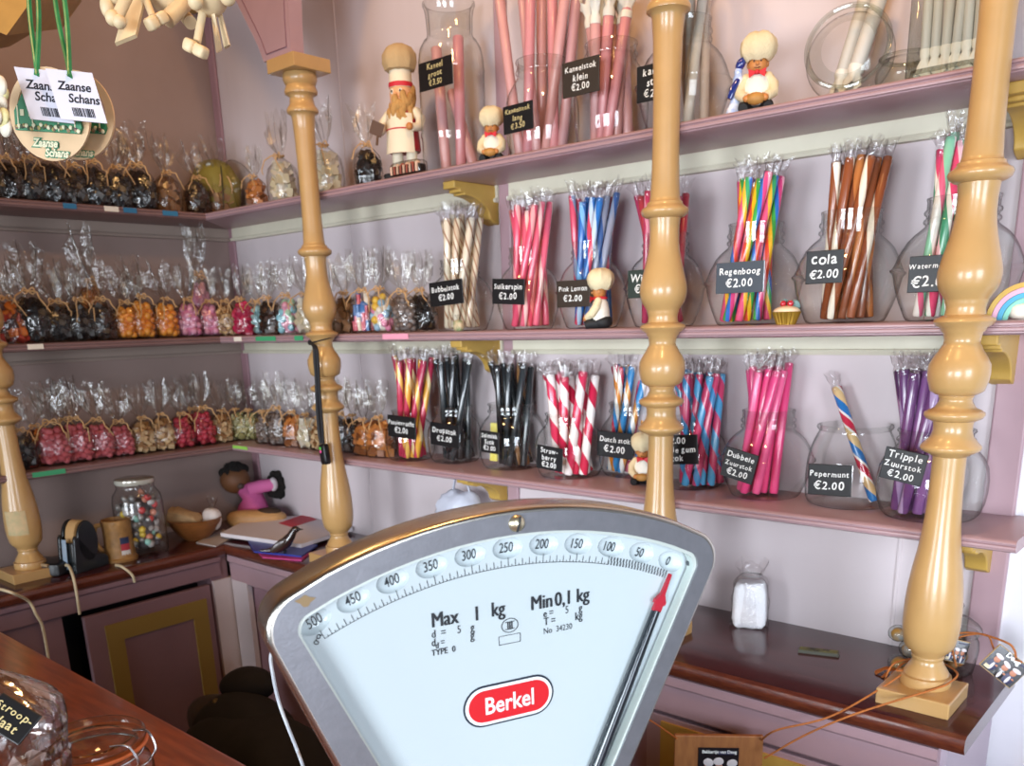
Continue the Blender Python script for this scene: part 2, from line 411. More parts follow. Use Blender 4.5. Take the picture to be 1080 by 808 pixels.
q.box((-.03, -.512 + y0, .46), (.16, .374, .70), 1)  # black block stands in for the shade inside the gap beside the door
q.build('body', [CM, DARK], c, smooth=False)
q = MB(); q.prism([(.121, .872), (.137, .872), (.137, .862), (.131, .857), (.131, .822), (.121, .818)], -1.55 + y0, -.30 + y0, 'y'); q.build('apron', CM, c)
q = MB(); q.box((.121, -.494 + y0, .459), (.016, .322, .690)); d = q.build('door', CM, c, smooth=False); bevel(d, .002)
q = MB()
for a, b, e, f in ((-.612, -.350, .728, .772), (-.612, -.350, .16, .21), (-.612, -.572, .21, .728), (-.390, -.350, .21, .728)): q.box((.131, (a + b) / 2 + y0, (e + f) / 2), (.005, b - a, f - e))
q.build('panel_moulding', mat('dark_ochre_moulding', '#8f7434', .5), d, smooth=False)
q = MB(); q.box((.122, -.292 + y0, .41), (.014, .062, .80)); q.build('corner_post', LILAC, c, smooth=False)
# foreground counter
q = MB(); pr = nose(.75, .04); k = len(pr)
v = [(.42, -1.65 + d, ZC + h) for d, h in pr] + [(3.3, -1.65 + d, ZC + h) for d, h in pr]
q.add(v, [tuple(range(k)), tuple(range(k, 2 * k))[::-1]] + [(i, (i + 1) % k, (i + 1) % k + k, i + k) for i in range(k)])
t = thing('shop_counter', 'orange brown wooden shop counter in the foreground under the scale', 'counter', (0, 0, 0))
q.build('top', COUNTW, t)
q = MB(); q.box((1.88, -1.30, .43), (2.8, .56, .86)); q.build('body', mat('dark_counter_body', '#3a2620', .6), t, smooth=False)
# ------------------------------------------------------------------ turned columns
PROF = [(0, .0285), (.912, .0250), (.9145, .0262), (.9178, .0300), (.924, .0335), (.928, .0340), (.933, .0338), (.9375, .0331), (.9385, .0290), (.9395, .0300), (.944, .0285), (.9541, .0222), (.9600, .0200), (.9625, .0200), (.9640, .0215), (.966, .0218),
 (.9675, .0205), (.9728, .0246), (.9785, .0300), (.9843, .0334), (1.000, .0362), (1.0154, .0372), (1.030, .0372), (1.0465, .0367), (1.070, .0348), (1.0927, .0319), (1.115, .0280), (1.1369, .0251), (1.165, .0226), (1.1959, .0212), (1.2300, .0206), (1.2480, .0206),
 (1.2500, .0240), (1.2520, .0270), (1.2560, .0350), (1.2596, .0373), (1.2625, .0366), (1.2660, .0330), (1.2683, .0313), (1.274, .0262), (1.2823, .0237), (1.2900, .0240), (1.2945, .0250), (1.2955, .0286), (1.2985, .0340), (1.3025, .0367), (1.3060, .0360), (1.3090, .0310), (1.3110, .0262), (1.3130, .0240), (1.3200, .0200), (1.3238, .0197), (1.3260, .0215), (1.3275, .0210),
 (1.3295, .0260), (1.3335, .0322), (1.3395, .0340), (1.347, .0362), (1.3552, .0370), (1.3663, .0364), (1.376, .0315), (1.3840, .0262), (1.3884, .0240), (1.3905, .0232), (1.3920, .0216), (1.3978, .0214), (1.4060, .0232), (1.4090, .0262), (1.4120, .0270), (1.4155, .0330), (1.4200, .0362), (1.4235, .0350), (1.4260, .0290), (1.4285, .0240), (1.4354, .0230), (1.4400, .0236), (1.4440, .0252), (1.4458, .0250), (1.4477, .0262),
 (1.4522, .0290), (1.4590, .0336), (1.4659, .0357), (1.4745, .0370), (1.4828, .0366), (1.496, .0337), (1.510, .0300), (1.5229, .0268), (1.5350, .0244), (1.5485, .0229), (1.566, .0226), (1.5780, .0236), (1.5826, .0243), (1.5840, .0290), (1.5880, .0350), (1.5932, .0369), (1.5970, .0350), (1.6000, .0300), (1.6030, .0275), (1.6059, .0270), (1.6075, .0240), (1.6123, .0229),
 (1.635, .0215), (1.6549, .0208), (1.70, .0202), (1.76, .0202), (1.83, .0218), (1.858, .0240), (1.8625, .0262), (1.8650, .0320), (1.8699, .0330), (1.8750, .0300), (1.8800, .0262), (1.8842, .0250), (1.8938, .0240), (1.8970, .0262), (1.9000, .0330), (1.9050, .0340), (1.9110, .0318), (1.9160, .0294), (1.9190, .0320), (1.9271, .0352), (1.9350, .0345), (1.938, .0330)]
SHAFT = None
def column(x, y, label, spandrel=False, cap=True):
    global SHAFT
    t = thing('turned_column', label, 'column', (x, y, ZC), group='turned cream columns')
    if SHAFT is None:
        q = MB(); q.lathe([(r, z - ZC) for z, r in PROF if z > .91], 48); SHAFT = q.mesh('shaft', CREAM, ang=50)
    link('shaft', SHAFT, t)
    q = MB(); q.box((0, -.010, .0115), (.097, .094, .023)); o = q.build('plinth', CREAM, t, smooth=False); bevel(o, .0018)
    q = MB(); q.box((0, 0, 1.0385 + .013), (.092, .092, .026)); o = q.build('abacus', CREAM, t, smooth=False); bevel(o, .0015)
    return t
colL = column(.638, -.1965, 'cream turned column nearest the back corner, with a black strap tied round it')
colM = column(1.504, -.1805, 'cream turned column in the middle of the photo, rising behind the scale')
colR = column(1.949, -.1835, 'cream turned column at the right, with twine round its square foot')
colF = column(.150, -.709, 'cream turned column on the left wall counter, with a paper label near its foot')
# paper sticker on the far-left column
q = MB()
def st(u, w): a = math.radians(-75 + 70 * u); r = .0378; return (r * math.cos(a), r * math.sin(a), .105 + .055 * w)
q.sheet(st, 10, 3); tag(q.build('paper_label', mat('aged_paper_label', '#c9ad82', .8, col2='#b3a57c', scale=60), colF), 'torn paper label with green print')
# arch spandrels that spring from the column heads
def spandrel(x, y, label):
    t = thing('arch_spandrel', label, 'arch', (x, y, 1.9645))
    out = [(-.060, 0), (-.074, .03), (-.090, .056), (-.106, .08), (-.122, .105), (-.140, .132), (-.162, .162), (-.192, .20), (-.235, .245), (-.29, .29), (-.36, .335), (-.44, .37)]
    out2 = [(.20, .37), (.15, .33), (.108, .28), (.078, .23), (.060, .18), (.049, .14), (.041, .10), (.036, .05)]
    q = MB(); q.prism(out + out2 + [(.034, 0)], -.016, .016, 'y'); o = q.build('panel', PINK, t, smooth=False)
    q = MB()   # routed border line
    ins = [(p[0] + .012, p[1] + .012) for p in out]; ins2 = [(p[0] - .012, p[1] + .012) for p in out2]
    q.tube([(p[0], -.0165, p[1]) for p in [(.034 - .012, .012)] + ins] , .0012, 6)
    q.tube([(p[0], -.0165, p[1]) for p in ins2 + [(.034 - .012, .012)]], .0012, 6)
    q.build('border_line', mat('dark_mauve_line', '#7d5a66', .6), t)
    return t
spandrel(.638, -.2225, 'pink arch panel with a routed border standing on the column nearest the corner')
# ------------------------------------------------------------------ jars
PENNY = [(0, .012), (.50, .012), (.60, .004), (.66, 0), (.72, .01), (.76, .04), (.86, .16), (.94, .28), (.98, .38), (1.0, .405), (1.035, .42), (1.04, .435), (1.0, .45), (.97, .48), (.90, .57), (.80, .66), (.70, .715), (.60, .755), (.555, .775),
         (.545, .79), (.575, .80), (.585, .815), (.575, .83), (.545, .84), (.545, .86), (.575, .87), (.585, .885), (.575, .90), (.545, .91), (.545, .97), (.56, .985), (.56, 1.0), (.52, 1.0), (.515, .97), (.515, .80)]
ROUND = [(0, .012), (.55, .012), (.66, .003), (.74, 0), (.82, .012), (.90, .06), (.97, .18), (1.0, .32), (1.0, .46), (.97, .58), (.89, .68), (.78, .755), (.70, .80), (.66, .83), (.66, .86), (.70, .87), (.705, .885), (.69, .90), (.66, .905), (.66, .955), (.68, .965), (.70, .98), (.69, 1.0), (.64, 1.0), (.63, .97), (.63, .86)]
WIDE = [(0, .014), (.70, .014), (.80, .004), (.86, 0), (.93, .02), (.98, .08), (1.0, .20), (1.0, .36), (.985, .52), (.94, .66), (.87, .78), (.80, .87), (.765, .91), (.765, .935), (.80, .95), (.815, .97), (.80, .995), (.75, 1.0), (.735, .97), (.735, .92)]
APOTH = [(0, .01), (.80, .01), (.95, .002), (1.0, .015), (1.0, .05), (.98, .07), (.96, .10), (.96, .22), (.985, .235), (.985, .25), (.96, .265), (.96, .60), (.975, .615), (.96, .63), (.95, .68), (.90, .74), (.78, .785), (.68, .805), (.66, .83), (.68, .92), (.72, .97), (.76, .985), (.76, 1.0), (.70, 1.0), (.62, .95), (.60, .83)]
_jar = {}
def jar_mesh(prof, name='jar', seg=40, m=None, key=None):
    key = key or id(prof)
    if key not in _jar:
        q = MB(); q.lathe(prof, seg); _jar[key] = q.mesh(name, m or GLASS, ang=60)
    return _jar[key]
JAR = {}
def jar(name, prof, level, l, r, rim, y=-.085, base=None, label='', group=None, parts=False):
    z = LEV[level]
    if base: p = at_z((l + r) / 2, base, z); y = p.y
    a, b = at_y(l, (rim + 40), y), at_y(r, (rim + 40), y)
    # silhouette edges of a round body: measured across the line of sight
    c = Vector(((a.x + b.x) / 2, y, z)); d = (c - CAM); d.z = 0; dist = d.length
    R = (r - l) / 2 * ((c - CAM).dot(AF)) / FPX * .985
    px_c = (l + r) / 2
    H = at_y(px_c, rim, y).z - z
    x = at_y(px_c, rim + 60, y).x
    o = link('candy_jar', jar_mesh(prof), None, (x, y, z)); o.scale = (R, R, H)
    tag(o, label, 'jar', group); JAR[name] = (x, y, z, R, H); return o
def stick_mesh(m, L, r, end=True, name='candy_stick', seg=12):
    q = MB(); q.lathe([(0, 0), (r * .8, 0), (r, r * .3), (r, L * .5), (r, L - r * .3), (r * .8, L), (0, L)], seg); return q.mesh(name, m, ang=50)
_we = {}
def wrap_end(r, m, seed, h=.024, w=2.4):
    k = (r, m.name, seed % 4, h, w)
    if k not in _we:
        rr = random.Random(seed % 4 + 5); q = MB(); ph = rr.uniform(0, 6)
        def f(v, a):
            t = max(0, (v.z) / h)
            k2 = 1 + .45 * t * math.sin(4 * a + ph); v = Vector((v.x * k2, v.y * (1 - .55 * t) * k2, v.z + .25 * h * t * math.sin(3 * a + ph))); return v
        q.lathe([(r * 1.06, -h * .35), (r * 1.06, -.001), (r * .8, h * .15), (r * 1.2, h * .45), (r * w * .8, h * .8), (r * w, h)], 16, fn=f)
        _we[k] = q.mesh('wrapper_end', m, ang=80)
    return _we[k]
def sticks(jname, n, tl, tr, ty, mats, label, r=.0066, rb=.5, bl=None, group=None, end=None, jit=.010, tw=1.15, eh=.022, ew=1.9, ybias=0, lift=.006, Rt=None):
    """a bunch of sticks standing in a jar; tl,tr = picture columns of the bunch at its top row ty"""
    n = int(n * 1.35); r *= .97; rb *= 1.1
    x, y, z, R, H = JAR[jname]; rr = random.Random(hash_(jname))
    a, b = at_y(tl, ty, y), at_y(tr, ty, y); cx = (a.x + b.x) / 2; rt = max(abs(b.x - a.x) / 2 - r, r); zt = a.z * .5 + b.z * .5
    if Rt: rt = Rt
    bx = x if bl is None else at_y(bl, ty + 120, y).x
    RB = min(R * rb, .038)
    if not isinstance(mats, list): mats = [mats]
    cache = {}
    out = []
    for i in range(n):
        g = 2.39996 * i + .7; q = math.sqrt((i + .5) / n)
        p0 = Vector((bx + RB * q * math.cos(g), y + RB * q * math.sin(g), z + lift + .001 * i / n))
        g2 = g + tw
        p1 = Vector((cx + rt * q * math.cos(g2), y + ybias + min(rt, .036) * q * math.sin(g2), zt + rr.uniform(-jit, jit * .4)))
        d = p1 - p0; L = round(d.length, 3); m = mats[i % len(mats)]
        kk = (m.name, round(L / .006))
        if kk not in cache: cache[kk] = stick_mesh(m, L, r)
        rot = d.to_track_quat('Z', 'Y').to_matrix() @ Matrix.Rotation(rr.uniform(0, 6.3), 3, 'Z')
        o = link('candy_stick', cache[kk], None, p0, rot)
        tag(o, label, 'candy stick', group or (jname + ' sticks'))
        if end is not False:
            e = link('wrapper_end', wrap_end(r, end or TWIST, i, eh, ew), o, (0, 0, L), (0, 0, rr.uniform(0, 6)))
        out.append(o)
    return out
def hash_(s): return sum((i + 3) * ord(c) for i, c in enumerate(s))
def sign(l, t, r_, b, lines, y, label, roll=0, yaw=0, m=None, chalk=None, seed=None, h=.8, w=.86, tilt=0):
    p, q2 = at_y(l, (t + b) / 2, y), at_y(r_, (t + b) / 2, y); u, d = at_y((l + r_) / 2, t, y), at_y((l + r_) / 2, b, y)
    W, Hh = abs(q2.x - p.x), abs(u.z - d.z); c = (p + q2) / 2; c.z = (u.z + d.z) / 2
    o = thing('price_sign', label, 'sign', (c.x, y, c.z), facing(math.radians(yaw), math.radians(roll), tilt), 'black price signs on jars')
    k = MB(); k.box((0, .0011, 0), (W, .0022, Hh)); e = k.build('card', m or BLACKC, o, smooth=False); bevel(e, .0008, 2)
    k = MB(); hand_text(k, lines, W * w, Hh * h, seed if seed is not None else hash_(label)); k.build('lettering', chalk or CHALK, o, smooth=False, fix=False)
    return o
GJ = 'glass candy jars'
# ---- flavours
def sm(n, cols, turns=14, fold=1, **k): return stripes(n, cols, turns, fold=fold, **k)
PK = [mat('pale_pink_sugar', '#c99492', .42, var=.05, coat=.3), mat('rose_sugar', '#c7848a', .42, var=.05, coat=.3), mat('dusty_pink_sugar', '#c09092', .42, var=.05, coat=.3)]
BUB = [sm('speckled_beige_stick', [(3, '#c9b49a'), (1, '#8f6a52'), (2, '#d9cdb4'), (1, '#a98268')], 22, 2), sm('speckled_cream_stick', [(4, '#dcd0ba'), (1, '#9c7a60')], 26, 2)]
SUI = [sm('pink_rose_stick', [(3, '#e0526f'), (1, '#f0a3a6')], 7, 1), sm('rose_stick', [(4, '#e5657d'), (1, '#f7c9c4')], 6, 1), sm('salmon_stick', [(3, '#e8837d'), (1, '#d9475f')], 8, 1)]
PLE = [sm('blue_pink_stick', [(2, '#2e75c4'), (1, '#d2455f'), (1, '#bcd3ea')], 7, 1), sm('blue_stick', [(3, '#2767b5'), (1, '#79b4e6')], 9, 1), sm('pink_grey_stick', [(2, '#c94a66'), (1, '#7c87a5')], 7, 1), sm('grey_blue_stick', [(2, '#8f97ad'), (1, '#3d5f98')], 7)]
WIJ = [mat('wine_red_sugar', '#a8313f', .3, coat=.5), sm('raspberry_stick', [(3, '#b83a5e'), (1, '#d98aa0')], 8)]
RAIN = [sm('rainbow_stick', [(1, '#e2492f'), (1, '#f2b81f'), (1, '#3fa04a'), (1, '#2f6fc0'), (1, '#d8447c'), (1, '#f3a9bb')], 6, 1), sm('rainbow_pink_stick', [(2, '#e0567c'), (1, '#f0b638'), (1, '#3a9f63'), (1, '#3b6fc2'), (1, '#e24d3a')], 7, 1)]
COLA = [sm('cola_stick', [(3, '#8a4a2a'), (1, '#e9ddc9')], 6, 1), sm('cola_brown_stick', [(3, '#7c4429'), (2, '#b5703c')], 6, 1), sm('cola_white_stick', [(2, '#ece4d3'), (2, '#8a4d2d')], 5, 1)]
WAT = [sm('watermelon_stick', [(2, '#3f9c74'), (1, '#eef0e6'), (2, '#e04b74'), (1, '#f3c1c9')], 7, 1), sm('watermelon_pale_stick', [(2, '#8fcfae'), (2, '#f4efe8'), (1, '#e76a8b')], 7, 1)]
PAS = [sm('passion_stick', [(2, '#e2a63d'), (1, '#f3d9a0'), (2, '#b8334f')], 9, 1), sm('passion_red_stick', [(3, '#b93150'), (1, '#eab75a')], 8, 1)]
LIC = [mat('black_liquorice', '#1b1d20', .22, coat=.8, var=.2), mat('grey_liquorice', '#2b3033', .25, coat=.8, var=.2)]
SAL = LIC + [sm('salty_brown_stick', [(3, '#24211f'), (1, '#8a633e')], 7)]
STR = [sm('red_white_stick', [(1, '#d0254a'), (1, '#f4ece8')], 15, 1), sm('red_white_fine_stick', [(1, '#d93458'), (1, '#f2e6e3')], 13, 1)]
DUT = [sm('dutch_stick', [(1, '#2f86c0'), (1, '#f2ece2'), (1, '#e28a2b'), (1, '#f2ece2'), (1, '#c5304a')], 8, 1), sm('dutch_blue_stick', [(2, '#2f86c0'), (1, '#eae6e0'), (1, '#df9440')], 12, 1), sm('dutch_red_stick', [(2, '#a5274f'), (1, '#d76d8a')], 12, 1)]
BGM = [sm('bubblegum_stick', [(1, '#c93f68'), (1, '#4c9bc8')], 16, 1), sm('bubblegum_blue_stick', [(2, '#c54067'), (1, '#3f86b8')], 14, 1)]
DUB = [mat('hot_pink_sugar', '#e0447c', .3, coat=.5, var=.04), mat('bright_pink_sugar', '#e95c8d', .3, coat=.5, var=.04)]
TRI = [sm('purple_stick', [(3, '#6f4476'), (1, '#ab90b4')], 5, 1), mat('violet_sugar', '#7c4f82', .28, coat=.6, var=.05), sm('dark_plum_stick', [(3, '#4c2a52'), (1, '#9a6a8c')], 6)]
PEP = [sm('peppermint_stick', [(1, '#2a77bd'), (1.1, '#e6c48c'), (.3, '#f6efe6'), (.9, '#cf2f4a'), (.3, '#f6efe6')], 13, 1)]
PAPER = mat('white_wax_paper', '#ded9cc', .7, bump=.2, bscale=120)
WSUG = mat('white_sugar_stick', '#c2bdb2', .5, bump=.1)
# ---- middle shelf
jar('bubble', PENNY, 'middle', 451, 523, 274, y=-.080, label='clear jar of beige speckled sticks on the middle shelf', group=GJ)
sticks('bubble', 9, 464, 507, 228, BUB, 'beige speckled candy stick in the jar furthest left on the middle shelf', r=.0075)
sign(453, 296, 488, 322, ['Bubbelstok', '\u20ac2.00'], JAR['bubble'][1] - JAR['bubble'][3] * 1.04 - .004, 'black sign reading Bubbelstok hanging on the jar of beige speckled sticks', roll=-3, h=.7)
jar('suiker', PENNY, 'middle', 523, 592, 261, y=-.080, label='clear jar of rose pink sticks on the middle shelf under a bracket', group=GJ)
sticks('suiker', 11, 535, 583, 217, SUI, 'rose pink candy stick in the middle shelf jar signed Suikerspin', r=.0068)
sign(519, 294, 553, 321, ['Suikerspin', '\u20ac2.00'], JAR['suiker'][1] - JAR['suiker'][3] * 1.04 - .004, 'black sign reading Suikerspin on the jar of rose pink sticks', roll=3, h=.75)
jar('lemon', PENNY, 'middle', 587, 661, 255, y=-.080, label='clear jar of blue and pink sticks behind the side-facing baker figure', group=GJ)
sticks('lemon', 12, 601, 653, 208, PLE, 'blue and pink candy stick in the middle shelf jar behind the baker figure', r=.0066)
sign(587, 295.5, 622, 324, ['Pink Lemon', '\u20ac2.00'], JAR['lemon'][1] - JAR['lemon'][3] * 1.04 - .004, 'brownish sign reading Pink Lemon on the jar of blue and pink sticks', m=mat('brown_black_card', '#2f2318', .45), h=.7)
jar('wijn', PENNY, 'middle', 659, 743, 247, y=-.084, label='clear jar of wine red sticks half hidden behind the middle column on the middle shelf', group=GJ)
sticks('wijn', 9, 668, 728, 203, WIJ, 'wine red candy stick in the middle shelf jar behind the middle column', r=.0066)
sign(662, 284, 703, 314, ['Wijnbal', '\u20ac2.00'], JAR['wijn'][1] - JAR['wijn'][3] * 1.04 - .004, 'dark green sign beginning Wij, half covered by the middle column', m=mat('green_black_card', '#26332c', .4), h=.8)
jar('rainbow', PENNY, 'middle', 745, 845, 236, y=-.084, label='clear jar of rainbow striped sticks on the middle shelf beside the cupcake', group=GJ)
sticks('rainbow', 11, 772, 834, 186, RAIN, 'rainbow striped candy stick in the middle shelf jar signed Regenboog', r=.0068, bl=785, Rt=.036)
sign(755, 276, 806, 309, ['Regenboog', '\u20ac2.00'], JAR['rainbow'][1] - JAR['rainbow'][3] * 1.04 - .004, 'shiny grey sign reading Regenboog on the jar of rainbow sticks', m=mat('shiny_grey_card', '#4c535b', .15, coat=.8), h=.75)
jar('cola', PENNY, 'middle', 840, 949, 223, y=-.084, label='clear jar of brown and white sticks on the middle shelf signed cola', group=GJ)
sticks('cola', 13, 872, 943, 169, COLA, 'brown and white candy stick in the middle shelf jar signed cola', r=.0070, eh=.020, Rt=.040)
sign(850, 264, 889, 299, ['cola', '\u20ac2.00'], JAR['cola'][1] - JAR['cola'][3] * 1.04 - .004, 'black sign reading cola on the jar of brown and white sticks', h=.9, w=.8)
jar('melon', PENNY, 'middle', 948, 1074, 208, y=-.084, label='large clear jar of green and pink sticks behind the right column', group=GJ)
sticks('melon', 8, 985, 1040, 146, WAT, 'green, pink and white candy stick in the middle shelf jar behind the right column', r=.0070, bl=1005, jit=.02)
sign(958, 269, 1010, 308, ['Watermeloen', '\u20ac2.00'], JAR['melon'][1] - JAR['melon'][3] * 1.04 - .004, 'black sign beginning Water, half covered by the right column', h=.85, w=1.0)
# ---- bottom shelf
jar('passion', ROUND, 'bottom', 408, 461, 432, base=484, label='clear jar of yellow and red sticks on the bottom shelf beside the wrapped bags', group=GJ)
sticks('passion', 9, 413, 456, 377, PAS, 'yellow and red candy stick in the bottom shelf jar furthest left', r=.0075, bl=436)
sign(409, 439, 438, 462, ['Passievrucht', '\u20ac2.00'], JAR['passion'][1] - JAR['passion'][3] - .004, 'black sign reading Passievrucht on the jar of yellow and red sticks', roll=2, h=.7, w=.95)
jar('drop', ROUND, 'bottom', 452, 510, 428, base=486, label='clear jar of black sticks on the bottom shelf signed Dropstok', group=GJ)
sticks('drop', 8, 456, 503, 376, LIC, 'shiny black candy stick in the bottom shelf jar signed Dropstok', r=.0075, bl=485)
sign(454, 447, 484, 471, ['Dropstok', '\u20ac2.00'], JAR['drop'][1] - JAR['drop'][3] - .004, 'black sign reading Dropstok on the jar of black sticks', roll=3, h=.7)
jar('salmiak', ROUND, 'bottom', 505, 576, 425, base=492, label='clear jar of black and brown sticks on the bottom shelf with a yellow strip', group=GJ)
sticks('salmiak', 9, 514, 562, 382, SAL, 'black and brown candy stick in the bottom shelf jar signed Salmiak', r=.0070, bl=545)
sign(507, 455, 526, 478, ['Salmiak', 'Stok', '\u20ac2.00'], JAR['salmiak'][1] - JAR['salmiak'][3] - .004, 'small black sign reading Salmiak Stok', roll=3, h=.85, w=.9)
jar('straw', ROUND, 'bottom', 564, 638, 435, base=501, label='clear jar of thick red and white striped sticks on the bottom shelf', group=GJ)
sticks('straw', 9, 568, 632, 392, STR, 'thick red and white striped candy stick in the bottom shelf jar signed Strawberry', r=.0092, bl=606, tw=.9)
sign(566, 471, 593, 496, ['Straw-', 'berry', '\u20ac2.00'], JAR['straw'][1] - JAR['straw'][3] - .004, 'black sign reading Strawberry on the jar of red and white sticks', roll=4, h=.88, w=.85)
jar('dutch', ROUND, 'bottom', 631, 704, 424, base=500, label='clear jar of blue, orange and white sticks behind the middle column on the bottom shelf', group=GJ)
sticks('dutch', 9, 644, 692, 386, DUT, 'blue, orange and white candy stick in the bottom shelf jar signed Dutch stok', r=.0070, bl=660)
sign(629.5, 456, 668, 483, ['Dutch stok', '\u20ac2.00'], JAR['dutch'][1] - JAR['dutch'][3] - .004, 'black sign reading Dutch stok beside the baker figure on the bottom shelf', roll=2, h=.75)
jar('gum', ROUND, 'bottom', 688, 766, 440, base=512, label='clear jar of pink and blue sticks, bottom shelf, just right of the middle column', group=GJ)
sticks('gum', 11, 704, 770, 390, BGM, 'pink and blue striped candy stick in the bottom shelf jar signed Bubble gum stok', r=.0074, bl=738)
sign(690, 459, 736, 490, ['\u20ac2.00', 'Bubble gum', 'stok'], JAR['gum'][1] - JAR['gum'][3] - .004, 'black sign ending ble gum stok, half covered by the middle column', roll=-5, h=.9, w=.92)
jar('double', PENNY, 'bottom', 760, 856, 432, base=522, label='clear jar of hot pink sticks on the bottom shelf', group=GJ)
sticks('double', 10, 778, 846, 386, DUB, 'hot pink candy stick in the bottom shelf jar signed Dubbele zuurstok', r=.0074, bl=802, Rt=.036)
sign(762, 475, 797, 507, ['Dubbele', 'Zuurstok', '\u20ac2.00'], JAR['double'][1] - JAR['double'][3] * 1.04 - .004, 'tilted black sign reading Dubbele Zuurstok on the jar of hot pink sticks', roll=12, h=.85, w=.85)
jar('mint', WIDE, 'bottom', 851, 944, 447, base=530, label='wide-mouthed clear jar with a single striped stick on the bottom shelf', group=GJ)
x, y, z, R, H = JAR['mint']
p1, p0 = at_y(882, 408, y + .01), at_y(922, 530, y - .01); d = p1 - p0; p0.z = max(p0.z, z + .008)
d = p1 - p0
o = link('candy_stick', stick_mesh(PEP[0], d.length, .0078), None, p0, d.to_track_quat('Z', 'Y').to_matrix()); tag(o, 'single blue, yellow and red striped candy stick leaning in the Pepermunt jar', 'candy stick')
link('wrapper_end', wrap_end(.0078, TWIST, 1, .022, 1.7), o, (0, 0, d.length))
sign(852, 490, 898, 523, ['Pepermunt', '\u20ac2.00'], y - R - .003, 'black sign reading Pepermunt on the wide jar with one stick', roll=-2, h=.75, w=.92)
jar('triple', ROUND, 'bottom', 928, 1036, 452, base=544, label='clear jar mug of purple sticks behind the right column on the bottom shelf', group=GJ)
sticks('triple', 10, 940, 1012, 390, TRI, 'purple candy stick in the bottom shelf jar signed Tripple Zuurstok', r=.0080, bl=972)
sign(930, 475, 976, 509, ['Tripple', 'Zuurstok', '\u20ac2.00'], JAR['triple'][1] - JAR['triple'][3] - .004, 'tilted black sign reading Tripple Zuurstok on the jar of purple sticks', roll=9, h=.92, w=.9)
# ---- top shelf
jar('tall', APOTH, 'top', 440, 511, 3, y=-.072, label='tall apothecary jar with flared neck and three short pink sticks on the top shelf', group=GJ)
x, y, z, R, H = JAR['tall']
for i, (b0, t0) in enumerate((((470, 160), (460, 50)), ((486, 168), (483, 38)), ((500, 158), (476, 96)))):
    p0, p1 = at_y(b0[0], b0[1], y - .012 + .012 * i), at_y(t0[0], t0[1], y - .008 + .012 * i); p0.z = z + .009
    d = p1 - p0; o = link('candy_stick', stick_mesh(PK[i % 3], d.length, .0105), None, p0, d.to_track_quat('Z', 'Y').to_matrix())
    tag(o, 'thick pink sugar stick inside the tall apothecary jar', 'candy stick', 'sticks in the tall apothecary jar')
sign(441.5, 62, 477, 93, ['Kaneel', 'groot', '\u20ac3.50'], y - R - .006, 'black sign with gold and white writing on the tall apothecary jar', chalk=CHALKG, h=.85, w=.75)
jar('long', ROUND, 'top', 533, 611, 64, y=-.082, label='clear jar of very long pink sticks on the top shelf', group=GJ)
x, y, z, R, H = JAR['long']
rr = random.Random(5)
for i, (bx, tx) in enumerate(((548, 522), (556, 560), (566, 548), (575, 600), (584, 582), (592, 611), (571, 571))):
    yy = y - .020 + .0075 * i
    p0, p1 = at_y(bx, 138, yy), at_y(tx, -38, yy - .004 + .004 * (i % 3)); p0.z = z + .008
    d = p1 - p0; o = link('candy_stick', stick_mesh(PK[i % 3], d.length, .0092), None, p0, d.to_track_quat('Z', 'Y').to_matrix())
    tag(o, 'very long pink sugar stick rising out of the picture from the top shelf jar', 'candy stick', 'long pink sticks')
    link('wrapper_end', wrap_end(.0092, PAPER, i, .02, 1.8), o, (0, 0, d.length))
sign(530.5, 109, 562, 139, ['Kaneelstok', 'lang', '\u20ac3.50'], y - R - .004, 'black sign on the jar of very long pink sticks', chalk=CHALKG, roll=-1, h=.85, w=.85)
jar('short', ROUND, 'top', 605, 684, 46, y=-.082, label='clear jar of pink sticks with white paper twists on the top shelf', group=GJ)
sticks('short', 8, 616, 672, 18, PK, 'pink sugar stick with white paper twist, top shelf jar signed Kaneelstok klein', r=.0092, bl=648, end=PAPER, eh=.030, ew=2.2)
sign(593, 62, 632, 100, ['Kaneelstok', 'klein', '\u20ac2.00'], JAR['short'][1] - JAR['short'][3] - .004, 'brown-black sign reading Kaneelstok klein', m=mat('dark_brown_card', '#2c231b', .5), h=.8, w=.85)
jar('caramel', PENNY, 'top', 672, 770, 22, y=-.082, label='clear jar half hidden behind the middle column on the top shelf, with paper wrapped sticks', group=GJ)
sticks('caramel', 5, 700, 755, -25, [WSUG, mat('grey_brown_sugar', '#b5a496', .5)], 'grey white wrapped stick in the top shelf jar behind the middle column', r=.0080, end=PAPER)
sign(671.5, 66, 712, 105, ['kaneel', 'stok', '\u20ac2.00'], JAR['caramel'][1] - JAR['caramel'][3] * 1.04 - .003, 'black sign beginning ka, half covered by the middle column on the top shelf', h=.9, w=.85)
